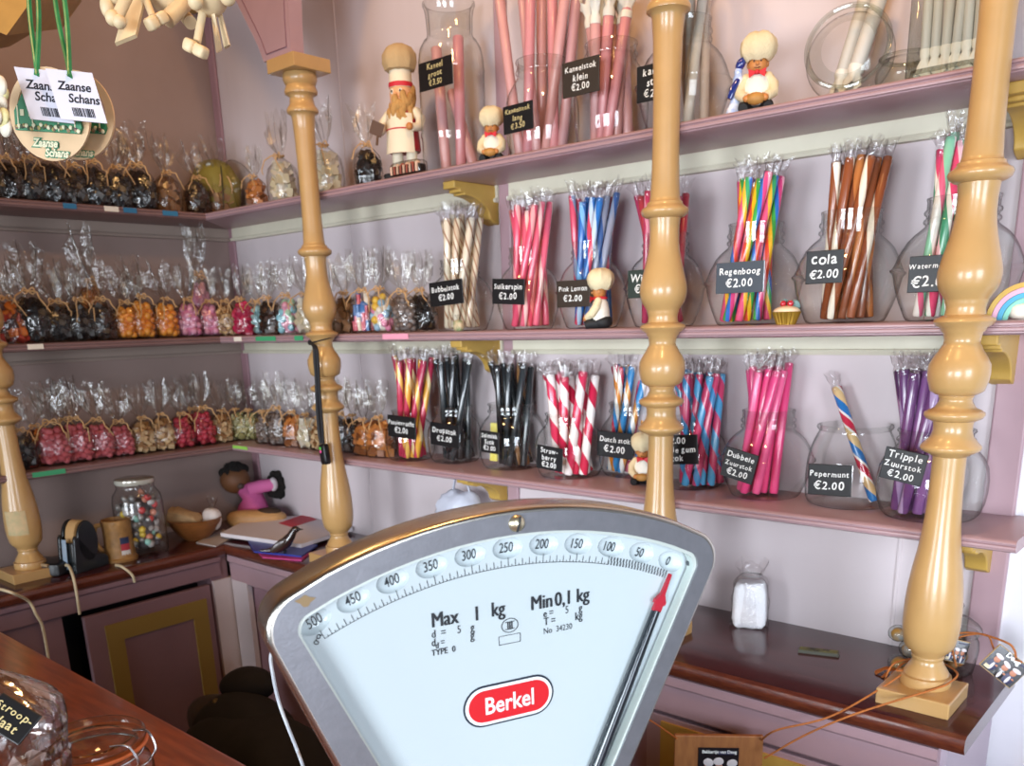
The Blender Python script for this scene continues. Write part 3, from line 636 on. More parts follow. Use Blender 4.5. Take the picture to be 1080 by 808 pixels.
# ------------------------------------------------------------------ bags of sweets
def bag_wrap(seed, w=.0325, d=.027, hb=.078, ht=.158):
    rr = random.Random(seed); q = MB(); ph, ph2 = rr.uniform(0, 6), rr.uniform(0, 6); k1, k2 = rr.choice((5, 6, 7)), rr.choice((3, 4, 5)); bend = rr.uniform(-.012, .012)
    L = [(0, .70, .0), (.001, .86, .0), (.012, .97, .02), (.03, 1.03, .03), (.05, 1.0, .04), (hb * .86, .86, .08), (hb, .55, .14), (hb + .008, .24, .2), (hb + .014, .17, .2), (hb + .020, .24, .25), (hb + .034, .50, .3), (hb + .05, .68, .34), (ht, .80, .36)]
    vs = []; fs = []; seg = 28
    for j, (z, s_, rp) in enumerate(L):
        top = max(0, (z - hb - .014) / (ht - hb - .014))
        for i in range(seg):
            a = 2 * PI * i / seg; e = .75 if z < hb else 1
            cx = math.copysign(abs(math.cos(a)) ** e, math.cos(a)); cy = math.copysign(abs(math.sin(a)) ** e, math.sin(a))
            m = 1 + rp * math.sin(k1 * a + ph + z * 30) + rp * .6 * math.sin((k1 + k2) * a + ph2)
            vs.append((w * s_ * m * cx + bend * top, d * s_ * m * cy * (1 - .55 * top), z + top * .020 * math.sin(k2 * a + ph2)))
    n = len(L)
    for j in range(n - 1):
        for i in range(seg): k = (i + 1) % seg; fs.append((j * seg + i, j * seg + k, (j + 1) * seg + k, (j + 1) * seg + i))
    fs.append(tuple(range(seg))[::-1]); q.add(vs, fs); return q.mesh('wrapper', CELLO, ang=25)
WRAPS = [bag_wrap(s) for s in range(6)]
def tie(seed, hb=.078):
    rr = random.Random(seed); q = MB(); z = hb + .012; pts = []
    for i in range(13): a = 2 * PI * i / 12; pts.append((.0075 * math.cos(a), .0062 * math.sin(a), z + .001 * math.sin(2 * a)))
    q.tube(pts, .0019, 6)
    for sgn in (-1, 1):
        L = rr.uniform(.010, .055); p = [(0, -.0065, z)]
        for i in range(1, 7): t = i / 6; p.append((sgn * (.004 + L * t * rr.uniform(.5, .7)), -.0075 - .020 * math.sin(t * 2.2), z + .008 * t - .055 * t * t * rr.uniform(.5, 1.1)))
        q.tube(p, [.0014] * 6 + [.0010], 5)
        kl = rr.uniform(.35, .8); lp = [(sgn * .018 * kl * math.sin(PI * t / 8), -.0068 - .004 * math.sin(PI * t / 8), z + .012 * kl * math.sin(2 * PI * t / 8) * .8) for t in range(9)]
        q.tube(lp, .0013, 5)
    return q.mesh('tie', RAFF)
TIES = [tie(s) for s in range(5)]
def fill(kind, mats, seed, w=.0310, d=.0255, h=.071, n=66, r=.0072):
    rr = random.Random(seed); q = MB(); P = []; tries = 0
    while len(P) < n and tries < 4000:
        tries += 1; z = rr.uniform(r * .9, h); k = 1 if z < h * .65 else 1 - .5 * (z - h * .65) / (h * .35)
        a = rr.uniform(0, 2 * PI); s_ = rr.uniform(.55, 1) ** .6
        e = .75; cx = math.copysign(abs(math.cos(a)) ** e, math.cos(a)); cy = math.copysign(abs(math.sin(a)) ** e, math.sin(a))
        p = Vector(((w - r) * k * s_ * cx, (d - r) * k * s_ * cy, z))
        if all((p - o).length > r * (1.55 if kind == 'ball' else 1.35) for o in P): P.append(p)
    # solid core so that no gaps show through
    q.ball((0, 0, h * .47), (w * .66, d * .6, h * .46), 12, 8, 0, e=.7)
    for p in P:
        mi = rr.randrange(len(mats))
        if kind == 'ball': q.ball(p, r * rr.uniform(.92, 1.05), 10, 7, mi)
        elif kind == 'berry':
            f0 = rr.uniform(0, 6)
            q.ball(p, (r, r, r * 1.15), 10, 7, mi, Euler((rr.uniform(0, 3), rr.uniform(0, 3), 0)).to_matrix(), fn=lambda v: v * (1 + .12 * math.sin(v.x * 1500 + f0) * math.sin(v.z * 1500)))
        elif kind == 'chunk': q.box(p, (r * rr.uniform(1.3, 2.1), r * rr.uniform(1.3, 2.1), r * rr.uniform(1.2, 1.9)), mi, Euler((rr.uniform(0, 3), rr.uniform(0, 3), rr.uniform(0, 3))).to_matrix())
        elif kind == 'disc':
            q.ball(p, (r * 1.5, r * 1.5, r * .6), 10, 6, mi, Euler((rr.uniform(0, 3), rr.uniform(0, 3), rr.uniform(0, 3))).to_matrix(), e=.6)
        elif kind == 'stick': q.tube([p - Vector((0, 0, r * 2.2)) if p.z > r * 3 else Vector((p.x, p.y, r * .4)), p + Vector((rr.uniform(-.3, .3) * r, 0, r * 2.2))], r * .7, 7, mi)
    return tag(q.mesh('sweets', mats, ang=45), None) if False else q.mesh('sweets', mats, ang=45)
def mm(n, c, rough=.35, **k): return mat(n, c, rough, **k)
FILL = {
 'black liquorice': fill('chunk', [mm('liquorice_bits', '#161416', .3), mm('liquorice_bits_brown', '#241c1a', .35)], 1),
 'dark cocoa': fill('chunk', [mm('cocoa_bits', '#3a2218', .4), mm('cocoa_bits_dark', '#22150f', .4)], 2),
 'orange ball': fill('ball', [mm('orange_sweet', '#d9822a', .3), mm('orange_sweet_light', '#e79a3d', .3)], 3, r=.0085, n=42),
 'pink ball': fill('ball', [mm('pink_sweet', '#d07fa5', .35), mm('pink_sweet_light', '#dd9aba', .35)], 4, r=.0085, n=42),
 'red berry': fill('berry', [mm('red_berry', '#b8364e', .5, bump=.3), mm('red_berry_dark', '#a5303f', .5, bump=.3)], 5, r=.0080, n=46),
 'sugared raspberry': fill('berry', [mm('sugared_raspberry', '#b5525c', .7, bump=.5, bscale=700), mm('sugared_raspberry_light', '#c46670', .7, bump=.5, bscale=700)], 6, r=.0070, n=60),
 'tan nut': fill('chunk', [mm('tan_nut', '#b08a5c', .5), mm('cream_nut', '#cbb088', .5), mm('brown_nut', '#8a6138', .5)], 7),
 'brown fudge': fill('chunk', [mm('brown_fudge', '#6b4a30', .5), mm('light_fudge', '#86613f', .5)], 8, r=.009, n=36),
 'crimson sweet': fill('disc', [mm('crimson_sweet', '#c22f55', .25), mm('crimson_dark', '#a32348', .25)], 9, n=40),
 'pale blue ball': fill('ball', [mm('sky_sweet', '#86c0d2', .35), mm('sky_sweet_light', '#9fd0dc', .35)], 10, r=.0092, n=34),
 'pastel mixed ball': fill('ball', [mm('pastel_pink', '#dd9db6', .35), mm('pastel_blue', '#86c0d2', .35), mm('pastel_mint', '#a9cfb4', .35), mm('pastel_white', '#ded8cf', .4)], 11, r=.0090, n=36),
 'white chunk': fill('chunk', [mm('white_nougat', '#d8d2c3', .6), mm('cream_nougat', '#cfc3a4', .6)], 12, r=.0092, n=34),
 'mixed bright ball': fill('ball', [mm('bright_white', '#e0dbd0', .35), mm('bright_pink', '#dd87a8', .35), mm('bright_yellow', '#dcb443', .35), mm('bright_blue', '#8fb4cf', .35)], 13, r=.0086, n=40),
 'grey pebble': fill('ball', [mm('grey_pebble', '#7d7370', .5), mm('brown_pebble', '#6a5a52', .5)], 14, r=.0068, n=60),
 'orange brown caramel': fill('chunk', [mm('caramel', '#b8763c', .35), mm('dark_caramel', '#7d4a26', .35)], 15, r=.0088, n=36),
 'red and orange jelly': fill('disc', [mm('jelly_red', '#a83a2e', .3), mm('jelly_orange', '#cf7430', .3), mm('jelly_brown', '#4a241a', .35)], 16, n=40),
 'blue and red striped stick': fill('stick', [mm('stick_blue', '#3d6fb0', .3), mm('stick_red', '#bd3550', .3), mm('stick_white', '#d9cdbb', .4)], 17, n=30, r=.007),
 'green jelly': fill('disc', [mm('olive_jelly', '#8c8a5a', .35), mm('pale_jelly', '#b9b48a', .35)], 18, n=40),
 'sugar crystal': fill('chunk', [mm('sugar_crystal', '#dfe0ea', .6)], 19, r=.006, n=60),
}
PROTO = {}
COUNT = {}
ORD = ['first', 'second', 'third', 'fourth', 'fifth', 'sixth', 'seventh', 'eighth', 'ninth', 'tenth', 'eleventh', 'twelfth', 'thirteenth', 'fourteenth']
def bag(kind, pos, s=1.0, yaw=0, label='', group=None, seed=0, sz=None, tip=0):
    key = (kind, seed % 3)
    if key not in PROTO:
        t = thing('candy_bag', label, 'bag of sweets', pos, (0, 0, 0), group)
        o = link('sweets', FILL[kind], t, (0, 0, .0025)); o['kind'] = 'stuff'
        k = (hash_(kind) + seed) % 6; link('wrapper', WRAPS[k], t); link('tie', TIES[(k + seed) % 5], t)
        PROTO[key] = t; r = t; r.rotation_euler = (tip, 0, yaw); r.scale = (s, s, s * (sz or 1))
    else:
        r = copy_tree(PROTO[key], pos, (tip, 0, yaw), (s, s, s * (sz or 1)), label, group)
    return r
def row(level, side, items, off=.105, group=''):
    z = LEV[level]; py = {'top': 200, 'middle': 340, 'bottom': 470}[level]; rr = random.Random(hash_(level + side)); cnt = {}; tot = {}
    for it in items: tot[it[1]] = tot.get(it[1], 0) + 1
    run = items if side == 'back' else items[::-1]
    for i, it in enumerate(run):
        px, kind, s = it[:3]; o2 = it[3] if len(it) > 3 else off
        if side == 'left': p = at_x(px, py, o2); pos = (o2, p.y, z); yaw = math.radians(75 + rr.uniform(-18, 18))
        else: p = at_y(px, py, -o2); pos = (p.x, -o2, z); yaw = math.radians(20 + rr.uniform(-18, 18))
        cnt[kind] = cnt.get(kind, 0) + 1
        where = 'on the %s %s shelf' % (level, 'left' if side == 'left' else 'back')
        if tot[kind] == 1: lab = 'only tied bag of %s sweets %s' % (kind, where)
        else: lab = '%s bag of %s sweets from the corner %s' % (ORD[cnt[kind] - 1], kind, where)
        bag(kind, pos, s * rr.uniform(1.0, 1.1), yaw, lab, group or 'tied bags ' + where, i, it[4] if len(it) > 4 else rr.uniform(.92, 1.06))
B, D_, O_, P_, R_, RS = 'black liquorice', 'dark cocoa', 'orange ball', 'pink ball', 'red berry', 'sugared raspberry'
row('top', 'left', [(-12, B, 1), (10, B, 1), (33, B, 1), (56, B, 1.05), (78, B, 1), (100, B, 1.05), (124, B, 1), (148, B, 1.08), (22, D_, .95, .05), (90, D_, .95, .05), (137, D_, .9, .05), (176, 'brown fudge', 1.0), (207, D_, .92), (232, 'brown fudge', 1.1)])
row('top', 'back', [(270, 'orange brown caramel', .85), (299, 'white chunk', 1.05), (346, 'white chunk', 1.1, .09), (390, B, .9)])
row('middle', 'left', [(10, 'red and orange jelly', 1), (36, B, 1.1), (60, B, 1.05), (84, B, 1.05), (108, D_, 1), (24, 'red and orange jelly', .95, .045), (100, 'orange brown caramel', 1.0, .045, 1.55), (133, O_, .95), (151, O_, 1), (176, O_, 1), (199, P_, 1.0), (222, P_, 1.0), (143, D_, .9, .045), (72, 'tan nut', .95, .045), (238, 'tan nut', .95, .12)])
row('middle', 'back', [(258, 'crimson sweet', .95), (273, 'pale blue ball', .95, .075), (286, D_, .9, .125), (305, 'pastel mixed ball', 1.0), (325, 'white chunk', 1.0), (349, 'brown fudge', .9), (366, 'brown fudge', 1.0), (385, 'blue and red striped stick', .95), (404, 'mixed bright ball', 1.0), (428, 'grey pebble', .95), (446, B, .95, .075)])
row('bottom', 'left', [(22, B, .95), (38, 'red and orange jelly', 1.05, .075), (57, RS, 1.12), (82, RS, 1.05), (106, RS, 1.0), (129, RS, 1.0), (70, RS, 1.0, .045), (152, 'tan nut', 1.0), (173, 'tan nut', .98), (194, R_, 1.05), (217, R_, 1.05), (206, R_, 1.05, .05), (236, 'tan nut', .95)])
row('bottom', 'back', [(254, 'green jelly', .95), (268, 'green jelly', .95, .08), (282, 'grey pebble', .95), (297, 'grey pebble', .98), (312, 'orange brown caramel', .92), (326, 'white chunk', .92), (340, 'tan nut', .9), (289, 'tan nut', .9, .05), (362, D_, .95), (375, D_, .95, .08), (386, 'orange brown caramel', .95), (402, 'orange brown caramel', 1.0)])
# a pink bag perched at the back of the middle row
p = at_x(211, 300, .045); bag(P_, (.04, p.y, ZM), 1.0, 1.3, 'taller clear bag of pink ball sweets standing behind the pink row near the corner', 'tied bags on the middle left wall shelf', 2, 1.75)
# ------------------------------------------------------------------ baker figurines
SKIN = mat('orange_tan_clay', '#c07d42', .5, var=.06)
KNIT = mat('cream_fabric', '#ddcda6', .85, bump=.5, bscale=350, var=.06)
WHT = mat('white_fabric', '#e6e0d2', .8, bump=.3, bscale=300)
REDC = mat('red_cloth', '#c8222f', .6)
BLK = mat('black_cloth', '#141416', .7)
BREAD = mat('bread_brown', '#b3813f', .6, var=.2, scale=60)
def baker(loc, h, yaw, label, loaf=True):
    """seated baker figure, front towards local -y, total height h"""
    k = h / .10
    t = thing('baker_figurine', label, 'figurine', loc, (0, 0, yaw), 'baker figurines'); t.scale = (k, k, k)
    q = MB()   # trousers: seat and two bent legs
    q.ball((0, .004, .011), (.021, .017, .011), 16, 8, e=.75)
    for s in (-1, 1): q.tube([(s * .010, -.002, .009), (s * .015, -.017, .0085), (s * .016, -.024, .006)], [.0095, .0085, .0065], 10)
    q.build('trousers', BLK, t)
    q = MB(); q.lathe([(0, .010), (.0195, .011), (.0205, .020), (.019, .032), (.0155, .044), (.011, .050), (.006, .054), (0, .054)], 20, fn=lambda v, a: Vector((v.x, v.y * .82, v.z)))
    q.build('body', WHT, t)
    for s in (-1, 1):
        q = MB(); q.tube([(s * .014, 0, .047), (s * .021, -.003, .036), (s * .021, -.011, .025), (s * .013, -.0205, .019)], [.0058, .0072, .0072, .0060], 10)
        q.ball((s * .014, -.001, .046), .0066, 10, 6); a = q.build('arm', KNIT, t)
        q = MB(); q.ball((s * .0115, -.0235, .0175), (.0052, .0048, .0044), 10, 6)
        for f in range(4): q.tube([(s * (.010 - .0005 * f), -.0262, .0195 - .0016 * f), (s * (.0075 - .0004 * f), -.0285, .0188 - .0016 * f), (s * .0058, -.0285, .0182 - .0016 * f)], .0010, 5)
        q.tube([(s * .0115, -.024, .021), (s * .0085, -.0262, .0222)], .0011, 5)
        q.build('hand', SKIN, a)
    q = MB(); q.ball((0, -.002, .0615), (.0125, .0118, .0125), 18, 12)
    q.ball((0, -.0138, .0605), (.0026, .003, .0026), 8, 6)
    for s in (-1, 1): q.ball((s * .0125, 0, .0615), (.002, .003, .0036), 8, 6)
    hd = q.build('head', SKIN, t)
    q = MB()
    for s in (-1, 1): q.ball((s * .0045, -.0128, .0638), (.0012, .0008, .0015), 8, 6)
    q.tube([(-.004, -.0128, .0562), (0, -.0138, .0552), (.004, -.0128, .0562)], .0005, 5)
    q.build('face', mat('dark_face_paint', '#3a2018', .5), hd)
    q = MB()
    q.lathe([(.0132, .0655), (.0150, .0650), (.0190, .0685), (.0228, .0750), (.0240, .0825), (.0225, .0900), (.0165, .0965), (.009, .0995), (0, .1)], 24, fn=lambda v, a: Vector((v.x * (1 + .06 * math.sin(7 * a)), v.y * (1 + .06 * math.sin(7 * a + 1)), v.z + .0012 * math.sin(5 * a))))
    q.build('hat', KNIT, t)
    q = MB(); q.lathe([(.0090, .0485), (.0122, .0490), (.0125, .0520), (.0095, .0535)], 18)
    for s in (-1, 1):
        q.add([(0, -.0128, .0505), (s * .0115, -.0150, .0545), (s * .0100, -.0158, .0435)], [(0, 1, 2)] ); q.add([(0, -.0138, .0505), (s * .0115, -.0160, .0545), (s * .0100, -.0168, .0435)], [(0, 2, 1)])
    q.ball((0, -.0138, .0505), (.003, .0025, .003), 8, 6)
    q.build('neckerchief', REDC, t)
    if loaf:
        q = MB(); q.ball((0, -.0255, .0165), (.0122, .0072, .0075), 18, 12, 0, fn=lambda v: v * (1 + .06 * math.cos(v.x * 1500)))
        q.build('loaf', BREAD, t)
    return t
pz = at_y(798, 100, -.108); baker((pz.x, -.108, ZT), at_y(798, 38, -.108).z - ZT + .004, .42, 'baker figurine with loaf beside the blue and white figure on the top shelf')
pz = at_y(519, 150, -.118); baker((pz.x, -.118, ZT), at_y(519, 112, -.118).z - ZT, .55, 'small baker figurine holding bread beside the tall apothecary jar, top shelf')
pz = at_y(636, 330, -.135); baker((pz.x - .004, -.1375, ZM), at_y(636, 283, -.135).z - ZM, -1.15, 'baker figurine seen from the side in front of the jar signed Pink Lemon', loaf=False)
pz = at_z(674, 511, ZL); baker((pz.x, pz.y + .012, ZL), at_y(674, 457, pz.y).z - ZL, .50, 'baker figurine with loaf half behind the middle column on the bottom shelf')
# ------------------------------------------------------------------ nutcracker
p = at_y(427, 165, -.112); nz = at_y(427, 44, -.112).z - ZT; k = nz / .20
t = thing('nutcracker', 'wooden baker nutcracker with fluffy beard and tall puffed hat on the top shelf', 'nutcracker', (p.x, -.112, ZT), (0, 0, .35)); t.scale = (k, k, k)
RW = mat('red_lacquer', '#a3242c', .35); CW = mat('cream_lacquer', '#e6d9bd', .4); FUR = mat('tan_fur', '#b98d52', .95, bump=1, bscale=260, var=.2)
q = MB(); q.rbox((0, -.004, .005), (.062, .046, .010), .35); q.build('base', BLK, t)
for s in (-1, 1):
    q = MB(); q.lathe([(0, .020), (.0090, .020), (.0090, .044), (0, .044)], 16, c=(s * .013, 0, 0)); l = q.build('leg', CW, t)
    q = MB(); q.ball((s * .013, -.007, .0145), (.0095, .015, .0065), 12, 8); q.build('boot', RW, l)
q = MB(); q.lathe([(0, .042), (.026, .042), (.0275, .046), (.0245, .075), (.0225, .100), (.017, .106), (0, .106)], 24); q.build('body', RW, t)
q = MB()
def ap(u, v): a = math.radians(-90 - 62 + 124 * u); z = .038 + .058 * v; r = .0295 - .0035 * v; return (r * math.cos(a), r * math.sin(a), z)
q.sheet(ap, 14, 4); a_ = q.build('apron', CW, t)
q = MB(); q.tube([ap(i / 14, .62)[:2] + (ap(0, .62)[2],) for i in range(15)], .0011, 5); q.build('apron_band', REDC, a_)
for s in (-1, 1):
    q = MB(); q.tube([(s * .024, 0, .100), (s * .034, -.003, .088), (s * .034, -.012, .075), (s * .028, -.026, .073)], [.0078, .0078, .0072, .006], 10); q.ball((s * .025, 0, .099), .0082, 10, 7); a_ = q.build('arm', CW, t)
    q = MB(); q.ball((s * .027, -.031, .0735), .0058, 10, 7); q.build('hand', SKIN, a_)
q = MB(); q.box((-.028, -.037, .074), (.020, .003, .020), 0, Euler((.3, .4, .5)).to_matrix()); q.tube([(-.028, -.036, .064), (-.030, -.037, .050)], .002, 6); q.build('pretzel_board', mat('dark_brown_wood', '#5a3a22', .6), t)
q = MB(); q.lathe([(0, .104), (.014, .105), (.0185, .110), (.0190, .128), (.0175, .138), (0, .139)], 20); q.ball((0, -.020, .124), (.0035, .004, .004), 8, 6)
hd = q.build('head', mat('peach_lacquer', '#e0a878', .4), t)
q = MB()
for s in (-1, 1): q.ball((s * .0075, -.0168, .1295), (.0034, .002, .0040), 10, 7)
e = q.build('eye', WHT, hd)
q = MB()
for s in (-1, 1): q.ball((s * .0075, -.0186, .1295), (.0017, .001, .0022), 8, 6)
q.build('pupil', BLK, hd)
q = MB(); rr = random.Random(2)
for i in range(60):
    a = rr.uniform(-PI, 0) if i < 44 else rr.uniform(0, PI); z = rr.uniform(.088, .122) if i < 44 else rr.uniform(.108, .134)
    if -2.1 < a < -1.05 and z > .117: continue
    q.ball((.0185 * math.cos(a), .0185 * math.sin(a) - (.004 if i < 44 else 0), z), (.0055, .0055, .0085), 8, 6)
q.build('beard', FUR, hd)
q = MB(); q.lathe([(.0182, .136), (.0188, .1365), (.0180, .158), (.0175, .162)], 24)
hb = q.build('hat', CW, t)
q = MB(); q.lathe([(.0193, .1365), (.0197, .138), (.0195, .143), (.0190, .1435)], 24); q.build('hat_band', REDC, hb)
q = MB(); q.lathe([(.0165, .160), (.0235, .162), (.0270, .172), (.0265, .184), (.020, .194), (.010, .199), (0, .2)], 28, fn=lambda v, a: Vector((v.x * (1 + .05 * math.sin(9 * a)), v.y * (1 + .05 * math.sin(9 * a)), v.z)))
q.build('hat_puff', mat('tan_felt', '#b99d72', .9, bump=.5, bscale=300), hb)
# liquorice allsorts bag at the nutcracker's feet
p = at_y(432, 182, -.146); t = thing('sweet_tray', 'low clear pack of black and pink striped liquorice at the feet of the nutcracker', 'sweets', (p.x, -.148, ZT))
q = MB(); q.rbox((0, 0, .010), (.085, .026, .020), .4); q.build('liquorice', mm('liquorice_bits', '#161416'), t)
q = MB()
for i in range(9): q.box((-.036 + .009 * i, -.0125, .011), (.0042, .004, .015), i % 2)
for i in range(5): q.ball((-.03 + .014 * i, 0, .020), (.006, .006, .005), 10, 6, i % 2)
q.build('striped_sweets', [mat('pale_peach_sweet', '#e3bfa6', .5), mat('brick_sweet', '#a8584a', .5)], t)
q = MB(); q.rbox((0, 0, .0135), (.094, .032, .027), .5); q.build('wrapper', CELLO, t)
# ------------------------------------------------------------------ delft spoon figure
p = at_y(776, 105, -.118); t = thing('delft_figurine', 'blue and white glazed kissing figure leaning beside the baker on the top shelf', 'figurine', (p.x, -.125, ZT), (0, 0, .3))
DB, DW = mat('delft_blue_glaze', '#1c2f77', .12, coat=1), mat('delft_white_glaze', '#dfe4ee', .12, coat=1, col2='#9db3dc', scale=90)
hh = at_y(778, 62, -.118).z - ZT
q = MB(); q.lathe([(0, 0), (.011, .001), (.012, .006), (.008, .018), (.006, .03), (.0075, .045 * hh / .07), (.004, .055 * hh / .07), (0, .056 * hh / .07)], 16, fn=lambda v, a: Vector((v.x + .10 * v.z, v.y, v.z))); q.build('dress', DW, t)
q = MB(); q.ball((.0055, 0, hh * .76), (.0062, .006, .0075), 12, 8); q.build('head', DW, t)
q = MB(); q.ball((.0085, 0, hh * .88), (.0068, .0068, .010), 12, 8, 0, Euler((0, .5, 0)).to_matrix()); q.build('cap', DB, t)
q = MB(); q.tube([(.006, -.004, hh * .62), (.0, -.009, hh * .45), (-.004, -.010, hh * .30)], [.004, .0055, .004], 10); q.build('sleeve', DB, t)
# ------------------------------------------------------------------ tilted globe jar with two white sticks
c = at_y(894, 46, -.090); R = 44 * (c - CAM).dot(AF) / FPX
t = thing('globe_jar', 'round glass globe jar tipped on its side, mouth to the front, top shelf', 'jar', (c.x, -.078, ZT), (0, 0, .25))
q = MB(); P = [(0, -.60)]
for i in range(1, 15): a = -PI / 2 + PI * .80 * i / 14; P.append((math.cos(a), math.sin(a) * .66))
P += [(.86, .47), (.90, .52), (.93, .55), (.92, .58), (.86, .58), (.84, .52)]
R2 = R * 1.02
zmax = 1.0
q.lathe([(r * R2, z * R2) for r, z in P], 40, rot=Matrix.Rotation(math.radians(78), 3, 'X'), c=(0, -.0, R2 * 1.0)); q.build('bowl', GLASS, t, ang=60)
q = MB(); tor = [( .91 * R2 + .0035 * math.cos(a), .57 * R2 + .0035 * math.sin(a)) for a in [2 * PI * i / 8 for i in range(8)]]
q.lathe(tor, 40, rot=Matrix.Rotation(math.radians(78), 3, 'X'), c=(0, 0, R2), closed=True); q.build('rim', THICK, t)
for i, (b0, t0) in enumerate((((888, 82), (922, -30)), ((902, 76), (937, -30)))):
    p0, p1 = at_y(b0[0], b0[1], -.075 - .012 * i), at_y(t0[0], t0[1], -.045 - .012 * i); d = p1 - p0
    o = link('candy_stick', stick_mesh(WSUG, d.length, .0105), None, p0, d.to_track_quat('Z', 'Y').to_matrix()); tag(o, 'thick white sugar stick leaning in the tipped globe jar', 'candy stick', 'white sticks in the globe jar')
    link('wrapper_end', wrap_end(.0105, PAPER, i, .022, 1.5), o, (0, 0, 0), (PI, 0, 0))
# second globe jar behind the square one
c = at_y(958, 60, -.055); R3 = .042
o = link('candy_jar', jar_mesh([(r * R3, (z + .66) * R3) for r, z in P], 'jar', 40, THICK, 'globe2'), None, (c.x, -.052, ZT), (0, 0, 0)); tag(o, 'small round glass jar between the globe jar and the square jar on the top shelf', 'jar')
# ------------------------------------------------------------------ square jar of white sticks
a, b = at_y(962, 40, -.12), at_y(1046, 40, -.12); W = b.x - a.x; zt = at_y(1000, -40, -.12).z - ZT
t = thing('square_jar', 'square glass jar packed with upright white sticks on the top shelf by the right column', 'jar', ((a.x + b.x) / 2, -.085, ZT))
q = MB(); q.cap0 = True
SQ = lambda v, an: Vector((math.copysign(min(abs(v.x) * 1.0, 1), v.x), v.y, v.z))
def sqf(k):
    def f(v, an):
        r = math.hypot(v.x, v.y); c_, s_ = math.cos(an), math.sin(an); m = (abs(c_) ** 7 + abs(s_) ** 7) ** (-1 / 7); return Vector((r * c_ * m, r * s_ * m * k, v.z))
    return f
h2 = W / 2; q.lathe([(0, .012), (h2 * .9, .012), (h2 * .93, .002), (h2, .004), (h2, .02), (h2, zt * .85), (h2 * .9, zt * .92), (h2 * .75, zt * .94), (h2 * .75, zt), (h2 * .70, zt)], 64, fn=sqf(.068 / h2)); q.build('jar', THICK, t, ang=50)
rr = random.Random(4)
for i in range(12):
    cx, cy = (i % 6 - 2.5) / 6 * W * .78, (-.030 if i < 6 else .008)
    o = link('candy_stick', stick_mesh(WSUG, zt * .86, .0062), None, ((a.x + b.x) / 2 + cx, -.085 + cy, ZT + .032), (rr.uniform(-.03, .03), rr.uniform(-.04, .04), 0)); tag(o, 'upright white stick in clear wrap inside the square jar', 'candy stick', 'white sticks in the square jar')
    link('wrapper_end', wrap_end(.0062, PAPER, i, .024, 1.7), o, (0, 0, 0), (PI, 0, 0))
# ------------------------------------------------------------------ olive sack behind the top corner bags
p = at_y(250, 210, -.06)
t = thing('olive_sack', 'large round olive green bag standing in the corner of the top shelf behind small bags', 'bag', (.075, -.072, ZT), (0, 0, .8))
q = MB(); q.ball((0, 0, .072), (.066, .055, .073), 28, 18, 0, fn=lambda v: Vector((v.x * (1 + .05 * math.sin(v.z * 120)), v.y * (1 + .06 * math.sin(v.x * 130)), v.z))); q.build('body', mat('olive_cloth', '#83762f', .7, var=.15, scale=18, bump=.3, bscale=90), t)
q = MB(); q.tube([(-.03, -.052, .115), (-.028, -.056, .07), (-.030, -.05, .03)], .0016, 6); q.tube([(.03, -.05, .12), (.03, -.056, .07), (.026, -.052, .02)], .0016, 6); q.build('seam', mat('dark_seam', '#2b2716', .8), t)
q = MB(); q.ball((.05, .0, .085), (.045, .040, .055), 20, 12, 0, fn=lambda v: v * (1 + .05 * math.sin(v.z * 150 + v.x * 90))); q.build('wrap', CELLO, t)
# ------------------------------------------------------------------ cupcake, rainbow toy
p = at_y(828, 342, -.145); t = thing('cupcake', 'toy cupcake in gold case with red berries between the rainbow and cola jars', 'cupcake', (p.x, -.142, ZM))
q = MB(); q.lathe([(0, 0), (.0135, 0), (.0135, .001), (.0205, .0185), (.0195, .0185), (.013, .004)], 60, fn=lambda v, a: Vector((v.x * (1 + .045 * math.sin(20 * a)), v.y * (1 + .045 * math.sin(20 * a)), v.z))); q.build('case', mat('gold_foil', '#a8842f', .35, .6), t)
q = MB(); q.ball((0, 0, .0185), (.0195, .0195, .0085), 20, 10); q.build('icing', mat('cream_icing', '#e6cfae', .5, bump=.3), t)
q = MB(); q.ball((-.005, -.002, .0300), .0048, 12, 8); q.ball((.0055, -.001, .0300), .0050, 12, 8); q.build('berry', mat('glossy_red', '#b01c2e', .15, coat=1), t)
q = MB(); q.ball((.006, .013, .026), (.009, .003, .010), 10, 6, 0, Euler((.4, .2, .3)).to_matrix()); q.ball((-.007, .012, .028), (.008, .003, .010), 10, 6, 0, Euler((.4, -.3, -.3)).to_matrix()); q.build('leaf', mat('grey_green_leaf', '#6f8f8d', .5), t)
p = at_y(1078, 335, -.12); t = thing('rainbow_toy', 'rainbow coloured toy at the right end of the middle shelf', 'toy', (p.x + .004, -.118, ZM), (0, 0, .3))
RC = [('#c9a13a', .0465), ('#e2a7bd', .040), ('#3a9fc4', .0335), ('#7cc7b0', .027)]
for i, (c_, r0) in enumerate(RC):
    q = MB(); out = [(r0 * math.cos(a), r0 * math.sin(a)) for a in [PI * j / 24 for j in range(25)]] + [((r0 - .006) * math.cos(a), (r0 - .006) * math.sin(a)) for a in [PI - PI * j / 24 for j in range(25)]]
    q.prism(out, -.006, .006, 'y'); q.build('band', mat('toy_colour_%s' % 'abcd'[i], c_, .5), t)
q = MB(); q.ball((.0, 0, .010), (.0205, .011, .0105), 14, 8, e=.7); q.build('cloud', WHT, t)
# small odds and ends between the middle shelf jars
p = at_y(519, 336, -.05); t = thing('small_gift_bag', 'small tied gift bag half hidden between the two pink jars on the middle shelf', 'bag', (p.x, -.150, ZM)); 
q = MB(); q.rbox((0, 0, .011), (.022, .014, .022), .6); q.build('bag_body', mat('beige_print', '#c5b08c', .6, col2='#7d8a62', scale=120), t)
q = MB(); q.lathe([(.004, .020), (.0025, .024), (.007, .032)], 12); q.build('bag_neck', CELLO, t)
